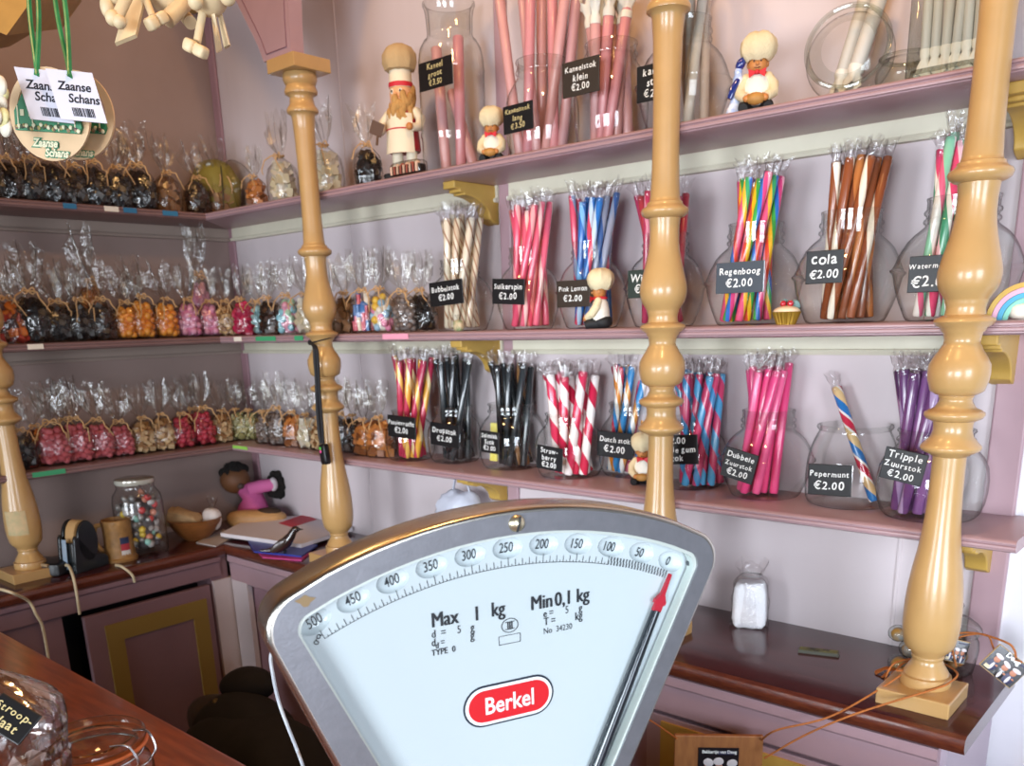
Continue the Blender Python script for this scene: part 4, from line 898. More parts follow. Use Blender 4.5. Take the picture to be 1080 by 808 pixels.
# yellow strip in the salmiak jar
x, y, z, R, H = JAR['salmiak']
p = at_y(516, 470, y - .02); t = thing('yellow_sweet_strip', 'flat yellow sweet strip standing inside the jar signed Salmiak', 'sweet', (x - R * .50, y - .020, z + .010), (0, .06, .2))
q = MB(); q.box((0, 0, .042), (.017, .004, .080)); q.build('strip', mat('lemon_yellow', '#d3c23a', .5, col2='#e4da7a', scale=60), t, smooth=False)
q = MB(); q.box((.0, -.0023, .03), (.012, .0008, .012)); q.build('printed_panel', BLK, t, smooth=False)
# ------------------------------------------------------------------ counter at the right: sugar bag, metal strip, tags, lidded jar, twine
p = at_z(791, 660, ZC); t = thing('sugar_bag', 'clear bag of white sugar lumps standing alone on the mahogany counter', 'bag of sweets', (p.x, p.y - .004, ZC), (0, 0, .35))
hb = at_y(791, 612, p.y).z - ZC; q = MB()
def sbf(v): return Vector((v.x * (1 - .12 * (v.z / hb)), v.y * (1 - .2 * v.z / hb), v.z))
q.ball((0, 0, hb * .5), (.0285, .021, hb * .5), 36, 24, 0, e=.36, fn=lambda v: Vector((v.x * (1 - .10 * v.z / hb), v.y, v.z)) * (1 + .035 * math.sin(v.x * 300 + v.z * 220) * math.sin(v.y * 260 + v.z * 240)))
s_ = q.build('sugar', mat('sugar_white', '#f3f3f7', .7, bump=1, bscale=420), t); s_['kind'] = 'stuff'
q = MB(); L = [(.031, 0), (.0325, .004), (.0315, hb * .6), (.029, hb * .98), (.024, hb * 1.08), (.017, hb * 1.14), (.019, hb * 1.22), (.025, hb * 1.40)]
q.lathe(L, 30, fn=lambda v, a: Vector((v.x * (1 + .06 * math.sin(6 * a + v.z * 60) * (1 + v.z * 18)), v.y * .74 * (1 + .06 * math.sin(7 * a)), v.z + (.010 * math.sin(3 * a) if v.z > hb * 1.3 else 0)))); q.build('wrapper', TWIST, t, ang=30)
q = MB(); q.lathe([(.0175, hb * 1.125), (.0185, hb * 1.14), (.0175, hb * 1.155)], 16, fn=lambda v, a: Vector((v.x, v.y * .74, v.z))); q.build('tie', mat('silver_tie', '#b9b6b6', .4, .6), t)
pa, pb = at_z(842, 687, ZC), at_z(885, 692, ZC); d = pb - pa; t = thing('fridge_magnet_strip', 'small dark printed metal strip lying on the mahogany counter', 'magnet', ((pa + pb) / 2) + Vector((0, 0, .0)), (0, 0, math.atan2(d.y, d.x)))
q = MB(); q.box((0, 0, .003), (d.length, .017, .006)); o = q.build('backing', mat('olive_grey_metal', '#4c4d44', .5, .3), t, smooth=False); bevel(o, .001)
q = MB(); q.box((0, 0, .0063), (d.length * .92, .013, .0008)); 
q.build('printed_face', mat('dark_print', '#1b1c1a', .65, col2='#6f6f3c', scale=90), t, smooth=False)
# lidded glass jar behind the right column
p = at_z(1008, 712, ZC); p = Vector((1.947, -.060, ZC))
t = thing('lidded_glass_jar', 'low glass jar with domed knob lid behind the foot of the right column', 'jar', p)
q = MB(); q.lathe([(0, .006), (.026, .006), (.030, .001), (.035, .004), (.038, .02), (.040, .04), (.039, .052), (.036, .057), (.034, .06), (.038, .062), (.037, .066)], 36); q.build('bowl', THICK, t, ang=60)
q = MB(); q.lathe([(.041, .066), (.042, .068), (.041, .072), (.036, .078), (.024, .087), (.010, .092), (.006, .095), (.007, .098), (.012, .102), (.0135, .107), (.011, .112), (0, .114)], 36); q.build('lid', THICK, t, ang=60)
q = MB(); rr = random.Random(8)
for i in range(26): a = rr.uniform(0, 6.3); r_ = .024 * math.sqrt(rr.random()); q.ball((r_ * math.cos(a), r_ * math.sin(a), rr.uniform(.014, .046)), .0075, 10, 7, i % 2)
s_ = q.build('sweets', [mm('caramel', '#b8763c'), mm('brown_nut', '#8a6138')], t); s_['kind'] = 'stuff'
# beaded yarn bundle at the left of the foot of the right column
TW = mat('rust_twine', '#a8642f', .9, var=.2, scale=200)
# photo tags
def photo(q_, w, h, seed, y=0):
    """abstract snapshot of three bakers in white caps, slightly raised flat colour patches, front -y"""
    rr = random.Random(seed)
    q_.box((0, y - .0002, 0), (w, .0006, h), 0)
    for i in range(3):
        cx = (-.27 + .28 * i + rr.uniform(-.03, .03)) * w; cz = .02 * h + rr.uniform(-.07, .07) * h
        q_.ball((cx, y - .0006, cz - .27 * h), (.155 * w, .0006, .22 * h), 14, 6, 3 if i != 1 else 0)
        q_.ball((cx + .01 * w, y - .0009, cz - .30 * h), (.05 * w, .0006, .17 * h), 12, 6, 2)
        q_.ball((cx, y - .0011, cz), (.095 * w, .0006, .12 * h), 14, 6, 1)
        q_.ball((cx + rr.uniform(-.02, .03) * w, y - .0014, cz + .14 * h), (.135 * w, .0006, .085 * h), 14, 6, 2, Matrix.Rotation(rr.uniform(-.4, .4), 3, 'Y'))
        q_.ball((cx + .10 * w, y - .0016, cz - .20 * h), (.045 * w, .0006, .035 * h), 10, 6, 1)
    q_.box((-.36 * w, y - .0012, -.38 * h), (.16 * w, .0006, .13 * h), 4)
    q_.box((.18 * w, y - .0009, .40 * h), (.40 * w, .0006, .07 * h), 3)
PHM = [mat('photo_dark', '#211c20', .25, coat=.5), mat('photo_skin', '#b8785a', .4), mat('photo_white', '#cfc9cc', .4), mat('photo_blue', '#27264a', .4), mat('photo_cream', '#d3c3a0', .4)]
for (px, py, w, h, yaw, roll, dz, lab, depth_y) in ((1060, 703, .052, .040, 25, 38, 0, 'photo tag of bakers tilted at the far right, hanging by twine over the counter edge', -.135), (1009, 687, .030, .034, 30, 12, 0, 'small pinkish photo tag behind the foot of the right column', -.120)):
    c = at_y(px, py, depth_y); t = thing('photo_tag', lab, 'tag', c, facing(math.radians(yaw), math.radians(roll), -.15), 'photo tags on twine')
    q = MB(); q.box((0, .002, 0), (w, .004, h)); o = q.build('board', mat('tag_wood', '#b79a6e', .6), t, smooth=False); bevel(o, .001)
    q = MB(); photo(q, w * .96, h * .94, 3); q.build('photograph', PHM, t)
    if w > .05:
        q = MB(); me = text_mesh('Deeg', .010, .0004); q.join(me, Matrix.Translation((.0, -.0022, h * .30)) @ Matrix.Rotation(PI / 2, 4, 'X')); q.build('lettering', CHALK, t, smooth=False, fix=False)
# hanging board with photograph
c = at_y(757, 812, -.345); t = thing('photo_board', 'brown wooden board with a dark photograph of bakers, hanging from twine', 'board', c, facing(math.radians(36), 0, -.02))
q = MB(); q.box((0, .004, 0), (.131, .008, .112)); o = q.build('board', mat('brown_board', '#9c6432', .55, col2='#8a5428', scale=14, aniso=(8, 8, 1.5)), t, smooth=False); bevel(o, .0015)
q = MB(); photo(q, .060, .078, 5); o = q.build('photograph', PHM, t); o.location = (.0, -.001, -.002)
q = MB(); q.join(text_mesh('Bakkertje van Deeg', .0072, .0002, 0, .9), Matrix.Translation((.001, -.0025, .0285)) @ Matrix.Rotation(PI / 2, 4, 'X')); q.build('lettering', CHALK, t, smooth=False, fix=False)
# twine: from the board to the column foot, round it, and to the tags
def cord(pts, r=.0014, n=10):
    P = [Vector(p) for p in pts]; out = []
    for i in range(len(P) - 1):
        p0, p1, p2, p3 = P[max(i - 1, 0)], P[i], P[i + 1], P[min(i + 2, len(P) - 1)]
        for j in range(n):
            s_ = j / n; out.append(.5 * ((2 * p1) + (p2 - p0) * s_ + (2 * p0 - 5 * p1 + 4 * p2 - p3) * s_ ** 2 + (3 * p1 - p0 - 3 * p2 + p3) * s_ ** 3))
    out.append(P[-1]); return out
bx = Matrix.Rotation(math.radians(36), 3, 'Z')
tr = c + bx @ Vector((.062, -.003, .052)); tl = c + bx @ Vector((-.062, -.003, .052))
fx, fy = 1.949, -.1835
q = MB()
w1 = at_y(812, 788, -.33); m1 = at_y(880, 754, -.300); 
q.tube(cord([tr, at_y(820, 770, -.340), m1, at_z(950, 712, .934), (fx - .036, fy - .012, .938), (fx - .030, fy + .026, .941), (fx + .01, fy + .037, .943), (fx + .038, fy + .010, .944), (fx + .036, fy - .016, .939), at_z(985, 727, .930), at_y(905, 752, -.298), at_y(850, 775, -.315), at_y(806, 800, -.335)]), .0015, 6)
q.tube(cord([(fx - .030, fy + .026, .944), (fx - .044, fy + .0, .942), (fx - .050, fy - .01, .925), (fx - .054, fy + .0, .9035)]), .0014, 6)
tag(q.build('twine', TW), 'rust brown twine looped round the right column foot, down to the photo board', 'string')
q = MB(); tc = at_y(1060, 703, -.135)
q.tube(cord([(fx + .03, fy + .034, .945), (1.962, -.115, .975), (1.99, -.108, .985), tc + Vector((-.004, .004, .034)), tc + Vector((.008, .002, .026)), tc + Vector((.012, -.002, .016))]), .0015, 6)
q.tube(cord([(1.955, -.118, .962), (1.975, -.110, .978), (2.005, -.108, .985), (2.02, -.112, .965), tc + Vector((.020, -.002, .012))]), .0013, 6)
tag(q.build('twine', TW), 'rust brown twine from which the tilted photo tag hangs at the far right', 'string')
q = MB()
q.tube(cord([tl, at_y(686, 760, -.36), at_y(668, 752, -.37)]), .0013, 6)
tag(q.build('twine', TW), 'short end of twine at the left corner of the brown photo board', 'string')
# stacked glass trinkets left of the column foot
t = thing('glass_bauble_string', 'clump of clear glass baubles with rust fringe left of the right column foot', 'trinket', (1.893, -.118, ZC))
q = MB()
for x_, y_, z_, r_ in ((0, 0, .018, .0165), (.012, .006, .043, .0165), (-.008, .010, .062, .015), (.006, .02, .085, .013), (.02, -.012, .020, .0125)): q.ball((x_, y_, z_), (r_, r_, r_ * .85), 16, 10)
q.build('bauble', THICK, t)
q = MB()
for i, (x_, y_, z_, r_) in enumerate(((0, 0, .018, .0165), (.012, .006, .043, .0165), (-.008, .010, .062, .015))): q.ball((x_, y_, z_ - .002), (r_ * .72,) * 3, 12, 8, 0)
q.build('filling', mat('amber_filling', '#b48a45', .5, col2='#8f8f92', scale=60), t)
q = MB(); rr = random.Random(3)
for i in range(18):
    a = rr.uniform(2.2, 4.6); q.tube([(0, -.012, .012), (.018 * math.cos(a), -.012 + .012 * math.sin(a), .010), (.030 * math.cos(a), -.012 + .022 * math.sin(a), .0018)], .0009, 5)
q.build('fringe', TW, t)
# ------------------------------------------------------------------ things on the left counter
p = at_z(92, 607, ZC); t = thing('tape_dispenser', 'black desk tape dispenser with a tan roll of tape on the left counter', 'tape dispenser', (.186, p.y + .026, ZC), (0, 0, math.radians(-72))); t.scale = (.78, 1.15, 1.35)
k = 1.0
q = MB(); q.prism([(-.060, 0), (.062, 0), (.062, .012), (.052, .060), (.046, .066), (.030, .058), (-.005, .030), (-.048, .022), (-.060, .016)], -.024, -.018, 'y')
q.prism([(-.060, 0), (.062, 0), (.062, .012), (.052, .060), (.046, .066), (.030, .058), (-.005, .030), (-.048, .022), (-.060, .016)], .018, .024, 'y')
q.box((0, 0, .007), (.118, .036, .014)); q.box((.052, 0, .028), (.012, .036, .050), 0, Matrix.Rotation(-.15, 3, 'Y'))
for s in (-1, 1): q.lathe([(0, -.003), (.036, -.003), (.036, .003), (0, .003)], 28, c=(.004, s * .021, .052), rot=Matrix.Rotation(PI / 2, 3, 'X'))
o = q.build('body', mat('dark_green_black_plastic', '#171c1f', .25), t); bevel(o, .0015)
q = MB(); q.lathe([(.018, -.012), (.034, -.012), (.034, .012), (.018, .012)], 32, c=(.004, 0, .054), rot=Matrix.Rotation(PI / 2, 3, 'X'), closed=True); q.build('tape_roll', mat('tan_tape', '#b58f5e', .5), t)
q = MB(); q.box((.063, 0, .034), (.0012, .012, .052), 0, Matrix.Rotation(-.16, 3, 'Y')); q.build('cutter_strip', mat('pale_blue_strip', '#a9c0d6', .2, .4), t, smooth=False)
p = at_z(72, 606, ZC); t = thing('card_reader', 'low black device lying between the left column foot and the tape dispenser', 'device', (.155, p.y - .02, ZC), (0, 0, .5))
q = MB(); q.rbox((0, 0, .016), (.11, .07, .032), .3); o = q.build('body', DARK, t); q = MB(); q.tube([(-.02, -.03, .03), (.03, -.035, .028)], .004, 8); q.build('roller', mat('beige_plastic', '#9a8262', .5), t)
p = at_z(129, 594, ZC); t = thing('souvenir_mug', 'wooden stein mug with a flag badge on the left counter beside the tall sweets jar', 'mug', (.178, p.y + .016, ZC), (0, 0, .75)); t.scale = (.88, .88, .98)
MW = mat('carved_brown_wood', '#9a713f', .5, var=.25, scale=50, bump=.6, bscale=130)
q = MB(); q.lathe([(0, .0), (.044, .0), (.045, .006), (.040, .010), (.0385, .04), (.0375, .085), (.039, .092), (.039, .102), (.036, .104), (.034, .10), (.033, .012), (0, .012)], 32); q.build('body', MW, t)
q = MB(); q.tube([(-.037, 0, .090), (-.056, 0, .088), (-.064, 0, .070), (-.063, 0, .045), (-.052, 0, .026), (-.038, 0, .022)], .006, 10); q.build('handle', mat('tan_wood', '#c39a62', .5), t)
for i, (c_, nm) in enumerate((('#27314f', 'navy_flag'), ('#a8343c', 'red_flag'), ('#cfcac4', 'white_flag'))):
    q = MB()
    def fl(u, v, i=i): a = math.radians(-62 + 36 * u); r = .0395; return (r * math.cos(a), r * math.sin(a), .062 - .0165 * i - .0165 * v)
    q.sheet(fl, 6, 2); q.build('flag_stripe', mat(nm, c_, .5), t)
p = at_z(162, 585, ZC); t = thing('tall_sweets_jar', 'tall clip-top glass jar of colourful sweets on the left counter', 'jar', (.165, p.y - .004, ZC))
q = MB(); q.lathe([(0, .008), (.045, .008), (.053, .001), (.058, .008), (.059, .03), (.059, .130), (.056, .150), (.047, .163), (.044, .168), (.045, .176), (.042, .178)], 40); q.build('bowl', GLASS, t, ang=60)
q = MB(); q.lathe([(0, .192), (.040, .192), (.047, .190), (.048, .182), (.046, .178), (.040, .178)], 36); q.build('lid', mat('grey_glass_lid', '#b9b6a9', .15, .2, coat=1), t)
q = MB(); q.tube([(.047, -.012, .180), (.060, -.012, .172), (.062, 0, .150), (.060, .012, .172), (.047, .012, .180)], .0015, 6); q.tube([(-.047, -.012, .180), (-.058, 0, .172), (-.047, .012, .180)], .0015, 6); q.build('clip', STEEL, t)
q = MB(); rr = random.Random(12)
for i in range(110):
    a = rr.uniform(0, 6.3); r_ = .047 * math.sqrt(rr.uniform(.25, 1)); z_ = rr.uniform(.016, .150); q.ball((r_ * math.cos(a), r_ * math.sin(a), z_), (.0095, .0095, .008), 8, 6, rr.choice((0, 0, 0, 0, 0, 6, 6, 1, 2, 3, 4)), Euler((rr.uniform(0, 3), rr.uniform(0, 3), 0)).to_matrix())
q.ball((0, 0, .075), (.036, .036, .066), 14, 10, 5)
s_ = q.build('sweets', [mat('silver_wrap', '#8e8b8a', .3, .4), mat('salmon_wrap', '#c9826a', .4), mat('mint_wrap', '#8fc0b5', .4), mat('yellow_wrap', '#d9bb4a', .4), mat('red_wrap', '#b83a3a', .4), mat('dark_wrap', '#6a6262', .5), mat('clear_white_wrap', '#b5b0ae', .3)], t); s_['kind'] = 'stuff'
p = at_z(212, 570, ZC); BC = Vector((.135, p.y + .006, ZC))
t = thing('wooden_bowl', 'brown wooden bowl on the left counter near the corner holding packets', 'bowl', BC)
q = MB(); q.lathe([(0, 0), (.030, 0), (.034, .004), (.052, .022), (.066, .045), (.070, .056), (.067, .057), (.060, .044), (.044, .022), (.025, .010), (0, .009)], 40); q.build('bowl_body', mat('brown_turned_wood', '#845028', .35, var=.2, scale=30, aniso=(1, 1, 5), coat=.3), t)
t = thing('paper_packet', 'creased tan paper packet leaning in the wooden bowl', 'packet', BC + Vector((-.010, -.022, .030)), (0, 0, .7))
q = MB(); q.ball((0, 0, .022), (.044, .020, .026), 24, 14, 0, Euler((.2, .35, 0)).to_matrix(), e=.35, fn=lambda v: v * (1 + .06 * math.sin(v.x * 260 + v.z * 330))); q.build('packet', mat('tan_paper', '#b2926a', .75, var=.15, scale=60, bump=.5), t)
t = thing('paper_packet', 'small white packet with a twisted clear top in the wooden bowl', 'packet', BC + Vector((.020, .034, .024)), (.0, .18, .4))
q = MB(); q.ball((0, 0, .026), (.025, .019, .030), 16, 10, 0, e=.7); q.build('packet', mat('white_packet', '#d9d2cf', .6), t)
q = MB(); q.lathe([(.012, .050), (.006, .060), (.010, .072), (.016, .086)], 16, fn=lambda v, a: v * 1 + Vector((0, 0, .006 * math.sin(3 * a) if v.z > .08 else 0))); q.build('wrapper', CELLO, t)
# rag doll in the corner
DL = Vector((.062, -.056, ZC)); t = thing('rag_doll', 'rag doll with brown round head and pink dress slumped in the counter corner', 'doll', DL, (0, 0, math.radians(50)))
def dl(px, py, off=0): 
    v = at_d(px, py, (Vector((.062 + off, -.056 - off, ZC + .1)) - CAM).dot(AF)) - DL; return Matrix.Rotation(-math.radians(50), 3, 'Z') @ v
h = dl(248, 506, .015); b_ = dl(266, 522, .01); ar = dl(288, 511, .02)
q = MB(); q.tube([h * .7 + b_ * .3, b_, Vector((b_.x, b_.y, .045)), Vector((b_.x - .005, b_.y, .012))], [.020, .031, .042, .046], 18); q.build('dress', mat('pink_dress', '#c45a93', .8, var=.12, scale=40, bump=.4), t)
q = MB(); q.tube([b_ + Vector((.0, -.012, .018)), (b_ + ar) / 2 + Vector((0, -.012, .012)), ar], [.020, .019, .017], 12); a_ = q.build('sleeve', mat('pink_sleeve', '#d76aa2', .8, bump=.4), t)
q = MB(); q.ball(ar, (.013, .017, .020), 12, 8); q.build('cuff', mat('white_cuff', '#dcd2d6', .8), a_)
q = MB(); q.ball(h, (.042, .040, .040), 22, 14); hd = q.build('head', mat('brown_doll_skin', '#6b4427', .6, var=.1), t)
q = MB(); q.ball(h + Vector((.018, -.034, -.014)), (.010, .008, .009), 10, 8); q.build('nose', mat('grey_brown_nose', '#4d3a32', .6), hd)
q = MB(); rr = random.Random(6)
for i in range(40):
    a = rr.uniform(0, 6.3); e = rr.uniform(.45, 1.5); v = Vector((math.cos(a) * math.cos(e), math.sin(a) * math.cos(e) * .9 + .25, math.sin(e))) * .039
    q.ball(h + v, rr.uniform(.010, .014), 8, 6)
q.build('hair', mat('black_wool', '#17120f', .95, bump=1, bscale=300), hd)
q = MB(); bs = dl(292, 512, .0)
for i in range(34):
    v = Vector((rr.uniform(-1, 1), rr.uniform(-1, 1), rr.uniform(-1, 1))); v = v.normalized() * .022; q.ball(bs + Vector((v.x, v.y, v.z * 1.6)), .011, 8, 6)
q.ball(bs, (.022, .022, .032), 10, 8)
q.build('pompom', mat('black_wool', '#17120f', .95), t)
c0, c1 = at_z(243, 556, ZC), at_z(306, 552, ZC); d = c1 - c0; ctr = (c0 + c1) / 2
t = thing('wooden_clog', 'plain tan wooden clog lying in front of the rag doll', 'clog', (ctr.x + .006, ctr.y - .012, ZC), (0, 0, math.atan2(d.y, d.x)))
L = d.length
def clog(v):
    u = v.x / (L * .5); 
    z = v.z * (1 + .25 * max(0, -u)) ; w = v.y * (1 - .30 * max(0, -u) ** 2 - .1 * (u > .6))
    return Vector((v.x, w, max(z + .010 * max(0, -u - .5) , -.021)))
q = MB(); q.ball((0, 0, .021), (L * .5, .030, .026), 26, 14, 0, e=.85, fn=clog); q.build('clog_body', mat('tan_clog_wood', '#b98d5a', .5, var=.1, scale=20, aniso=(2, 10, 10)), t)
q = MB(); q.ball((L * .20, 0, .040), (L * .22, .021, .012), 20, 10); q.build('opening', mat('dark_clog_inside', '#3a2615', .8), t)
# papers
def sheet_thing(name, label, cat, pts, z0, z1, m, group=None):
    w = [at_z(px, py, z0) for px, py in pts]; c = sum(w, Vector()) / len(w); t = MB(); t.prism([(v.x - c.x, v.y - c.y) for v in w], 0, z1 - z0, 'z')
    return tag(t.build(name, m, None, (c.x, c.y, z0), smooth=False), label, cat, group)
sheet_thing('folder', 'magenta folder at the bottom of the paper pile by the bird', 'folder', [(270, 581), (328, 584), (318, 592), (277, 589)], ZC + .0002, ZC + .004, mat('magenta_card', '#b53678', .5))
sheet_thing('folder', 'blue folder sticking out under the white papers by the bird', 'folder', [(262, 572), (335, 576), (318, 588), (268, 583)], ZC + .0045, ZC + .0085, mat('blue_card', '#2c3f9e', .4))
sheet_thing('paper_stack', 'stack of white papers on the counter in the corner', 'papers', [(233, 566), (262, 551), (352, 545), (372, 560), (318, 578)], ZC + .009, ZC + .019, mat('white_paper', '#d9d3d6', .75))
sheet_thing('paper_sheet', 'red sheet lying on the white paper stack', 'paper', [(294, 552), (320, 543), (334, 548), (308, 556)], ZC + .0195, ZC + .0205, mat('red_sheet', '#bf3344', .6))
sheet_thing('paper_sheet', 'loose grey white sheet with curled corner left of the paper stack', 'paper', [(207, 573), (236, 559), (246, 567), (228, 577)], ZC + .0005, ZC + .003, mat('grey_paper', '#b9aea8', .75))
sheet_thing('paper_sheet', 'small blue card near the column nearest the corner', 'paper', [(333, 543), (341, 539), (344, 545), (336, 547)], ZC + .0195, ZC + .021, mat('blue_card', '#2c3f9e', .4))
# bird
c = at_z(300, 587, ZC); c = Vector((c.x, c.y + .004, ZC)); ang = math.atan2(AR.y, AR.x)
t = thing('bird_figurine', 'small glossy dark bird figurine perched at the counter edge behind the scale', 'figurine', c, (0, 0, ang))
BM = mat('dark_bronze_glaze', '#2f211d', .22, var=.25, scale=120, coat=.7)
q = MB(); q.tube([(-.062, 0, .0155), (-.045, 0, .0150), (-.028, 0, .0165), (-.010, 0, .024), (.006, 0, .036), (.018, 0, .051), (.024, 0, .061), (.029, 0, .066)], [.0025, .0048, .0085, .0135, .0140, .0108, .0088, .0075], 16); q.ball((.030, 0, .0665), (.0098, .0085, .0085), 14, 10)
q.build('body', BM, t)
q = MB(); q.lathe([(.0042, 0), (.0022, .006), (0, .014)], 10, c=(.037, 0, .0665), rot=Matrix.Rotation(PI / 2 + .1, 3, 'Y')); q.build('beak', BM, t)
q = MB()
for s in (-1, 1): q.tube([(-.002, s * .006, .020), (.000, s * .007, .008), (.004, s * .008, .0015), (.016, s * .010, .0015)], .0018, 6)
q.build('feet', mat('black_metal', '#17171a', .4, .5), t)
q = MB()
for s in (-1, 1): q.ball((-.012, s * .012, .029), (.026, .0035, .010), 14, 8, 0, Euler((0, -.65, 0)).to_matrix())
q.build('wing', mat('dark_bronze_wing', '#3b2c24', .35, var=.3, scale=200, coat=.4), t)
# cables over the left counter edge
CB = mat('cream_cable', '#cdbb98', .5)
def cable(pts, label):
    q = MB(); q.tube(cord(pts), .0032, 8); tag(q.build('cable', CB), label, 'cable')
cable([(.205, -.655, ZC + .022), (.225, -.655, ZC + .024), (.262, -.664, ZC + .012), (.277, -.668, ZC - .02), at_x(84, 648, .275)], 'cream cable hanging over the left counter edge right of the column foot')
cable([at_z(-6, 620, ZC + .02), at_z(12, 625, ZC + .018), at_x(30, 634, .272), at_x(38, 648, .277), at_x(45, 662, .276), at_x(52, 700, .272)], 'cream cable hanging over the left counter edge in front of the column foot')
cable([(.232, at_z(136, 602, ZC).y, ZC + .003), (.262, at_z(137, 602, ZC).y, ZC + .003), at_x(139, 606, .275), at_x(142, 614, .272)], 'short cream cable end below the mug')
# strap with black gadget on the corner column
t = thing('key_strap', 'black strap tied round the corner column with a small black gadget hanging from it', 'strap', (.638, -.1965, 1.31))
q = MB(); BS = mat('black_webbing', '#17171c', .7)
loop = []
for i in range(37): a = 2 * PI * i / 36; loop.append((.0262 * math.cos(a), .0262 * math.sin(a), .0985 + .006 * math.cos(a - .9)))
q.tube(loop, .0026, 6, flat=.6)
loc = lambda px, py, y: at_y(px, py, y) - Vector((.638, -.1965, 1.31))
s0 = Vector((-.0165, -.0225, .0935))
q.ball(s0, (.005, .004, .006), 10, 8)
pts = cord([s0, loc(331.5, 366, -.236), loc(332.5, 380, -.2385), loc(334, 400, -.2365), loc(335, 430, -.236), loc(337, 456, -.2355), loc(339, 468, -.235)], n=6)
q.tube(pts, .0048, 8, flat=.35); q.tube(cord([s0, loc(333.5, 366, -.237), loc(335.5, 380, -.239), loc(337, 410, -.238), loc(340, 450, -.2365), loc(341, 468, -.2355)], n=6), .0030, 6, flat=.4); q.build('webbing', BS, t)
g = loc(342.5, 479, -.2345); q = MB(); q.rbox(g, (.022, .016, .047), .35, 0, Euler((0, -.10, 0)).to_matrix()); gd = q.build('gadget', DARK, t)
q = MB(); q.ball(g + Vector((-.004, -.0085, .013)), (.0042, .001, .0040), 12, 6); tag(q.build('green_dot', mat('lime_dot', '#4fae3f', .5), gd), 'green dot')
q = MB(); q.ball(g + Vector((-.003, -.0088, .0065)), (.0040, .001, .0038), 12, 6); tag(q.build('pink_dot', mat('magenta_dot', '#d23f86', .5), gd), 'pink dot')
# white plastic bag tucked under the bottom shelf
p = at_y(487, 532, -.07); t = thing('plastic_bag', 'grey white plastic bag hooked under the bottom shelf bracket above the scale', 'bag', (p.x, -.062, ZL - .018 - .0892), (0, 0, .2))
q = MB(); q.ball((-.012, 0, 0), (.062, .034, .044), 24, 16, 0, fn=lambda v: v * (1 + .10 * math.sin(v.x * 130 + v.z * 90) * math.cos(v.z * 150 + v.y * 80))); q.build('bag_body', mat('grey_white_plastic', '#c6c8d4', .35, bump=.6, bscale=60), t)
q = MB(); q.tube([(-.03, 0, .034), (-.02, .0, .075), (.004, 0, .085), (.018, 0, .034)], .004, 8, flat=.5); q.build('handle', mat('grey_white_plastic', '#c6c8d4', .35), t)
# dark bag on a stool in the aisle
t = thing('dark_backpack', 'dark leather backpack with a draped black coat in the shadowy aisle behind the scale', 'bag', (.62, -.50, 0))
BP = mat('black_coat_cloth', '#19181a', .85, bump=.3, bscale=60, var=.2); LE = mat('brown_black_leather', '#37302a', .38, bump=.2)
wob = lambda k: (lambda v: Vector((v.x * (1 + .10 * math.sin(v.z * 17 + k) * math.cos(v.y * 21)), v.y * (1 + .12 * math.sin(v.z * 14 + v.x * 20 + k)), v.z)))
q = MB(); q.ball((.10, -.02, .32), (.27, .15, .32), 36, 24, 0, e=.75, fn=wob(0)); q.ball((-.09, .03, .26), (.16, .13, .26), 28, 18, 0, e=.8, fn=wob(2)); q.ball((.02, .0, .56), (.15, .10, .10), 24, 14, 0, fn=wob(4)); q.build('coat', BP, t)
q = MB(); q.ball((-.115, .02, .545), (.085, .07, .055), 24, 14, 0, Euler((0, .35, .3)).to_matrix(), fn=wob(1)); q.build('bag_top', LE, t)
q = MB(); q.ball((-.03, .05, .655), (.075, .05, .040), 24, 14, 0, Euler((0, -.15, .2)).to_matrix(), fn=wob(3)); q.build('bag_flap', BP, t)
q = MB(); q.rbox((-.02, -.035, .635), (.040, .014, .014), .4, 0, Euler((0, .5, 0)).to_matrix()); q.build('buckle', mat('dull_brass', '#6f6242', .45, .6), t)
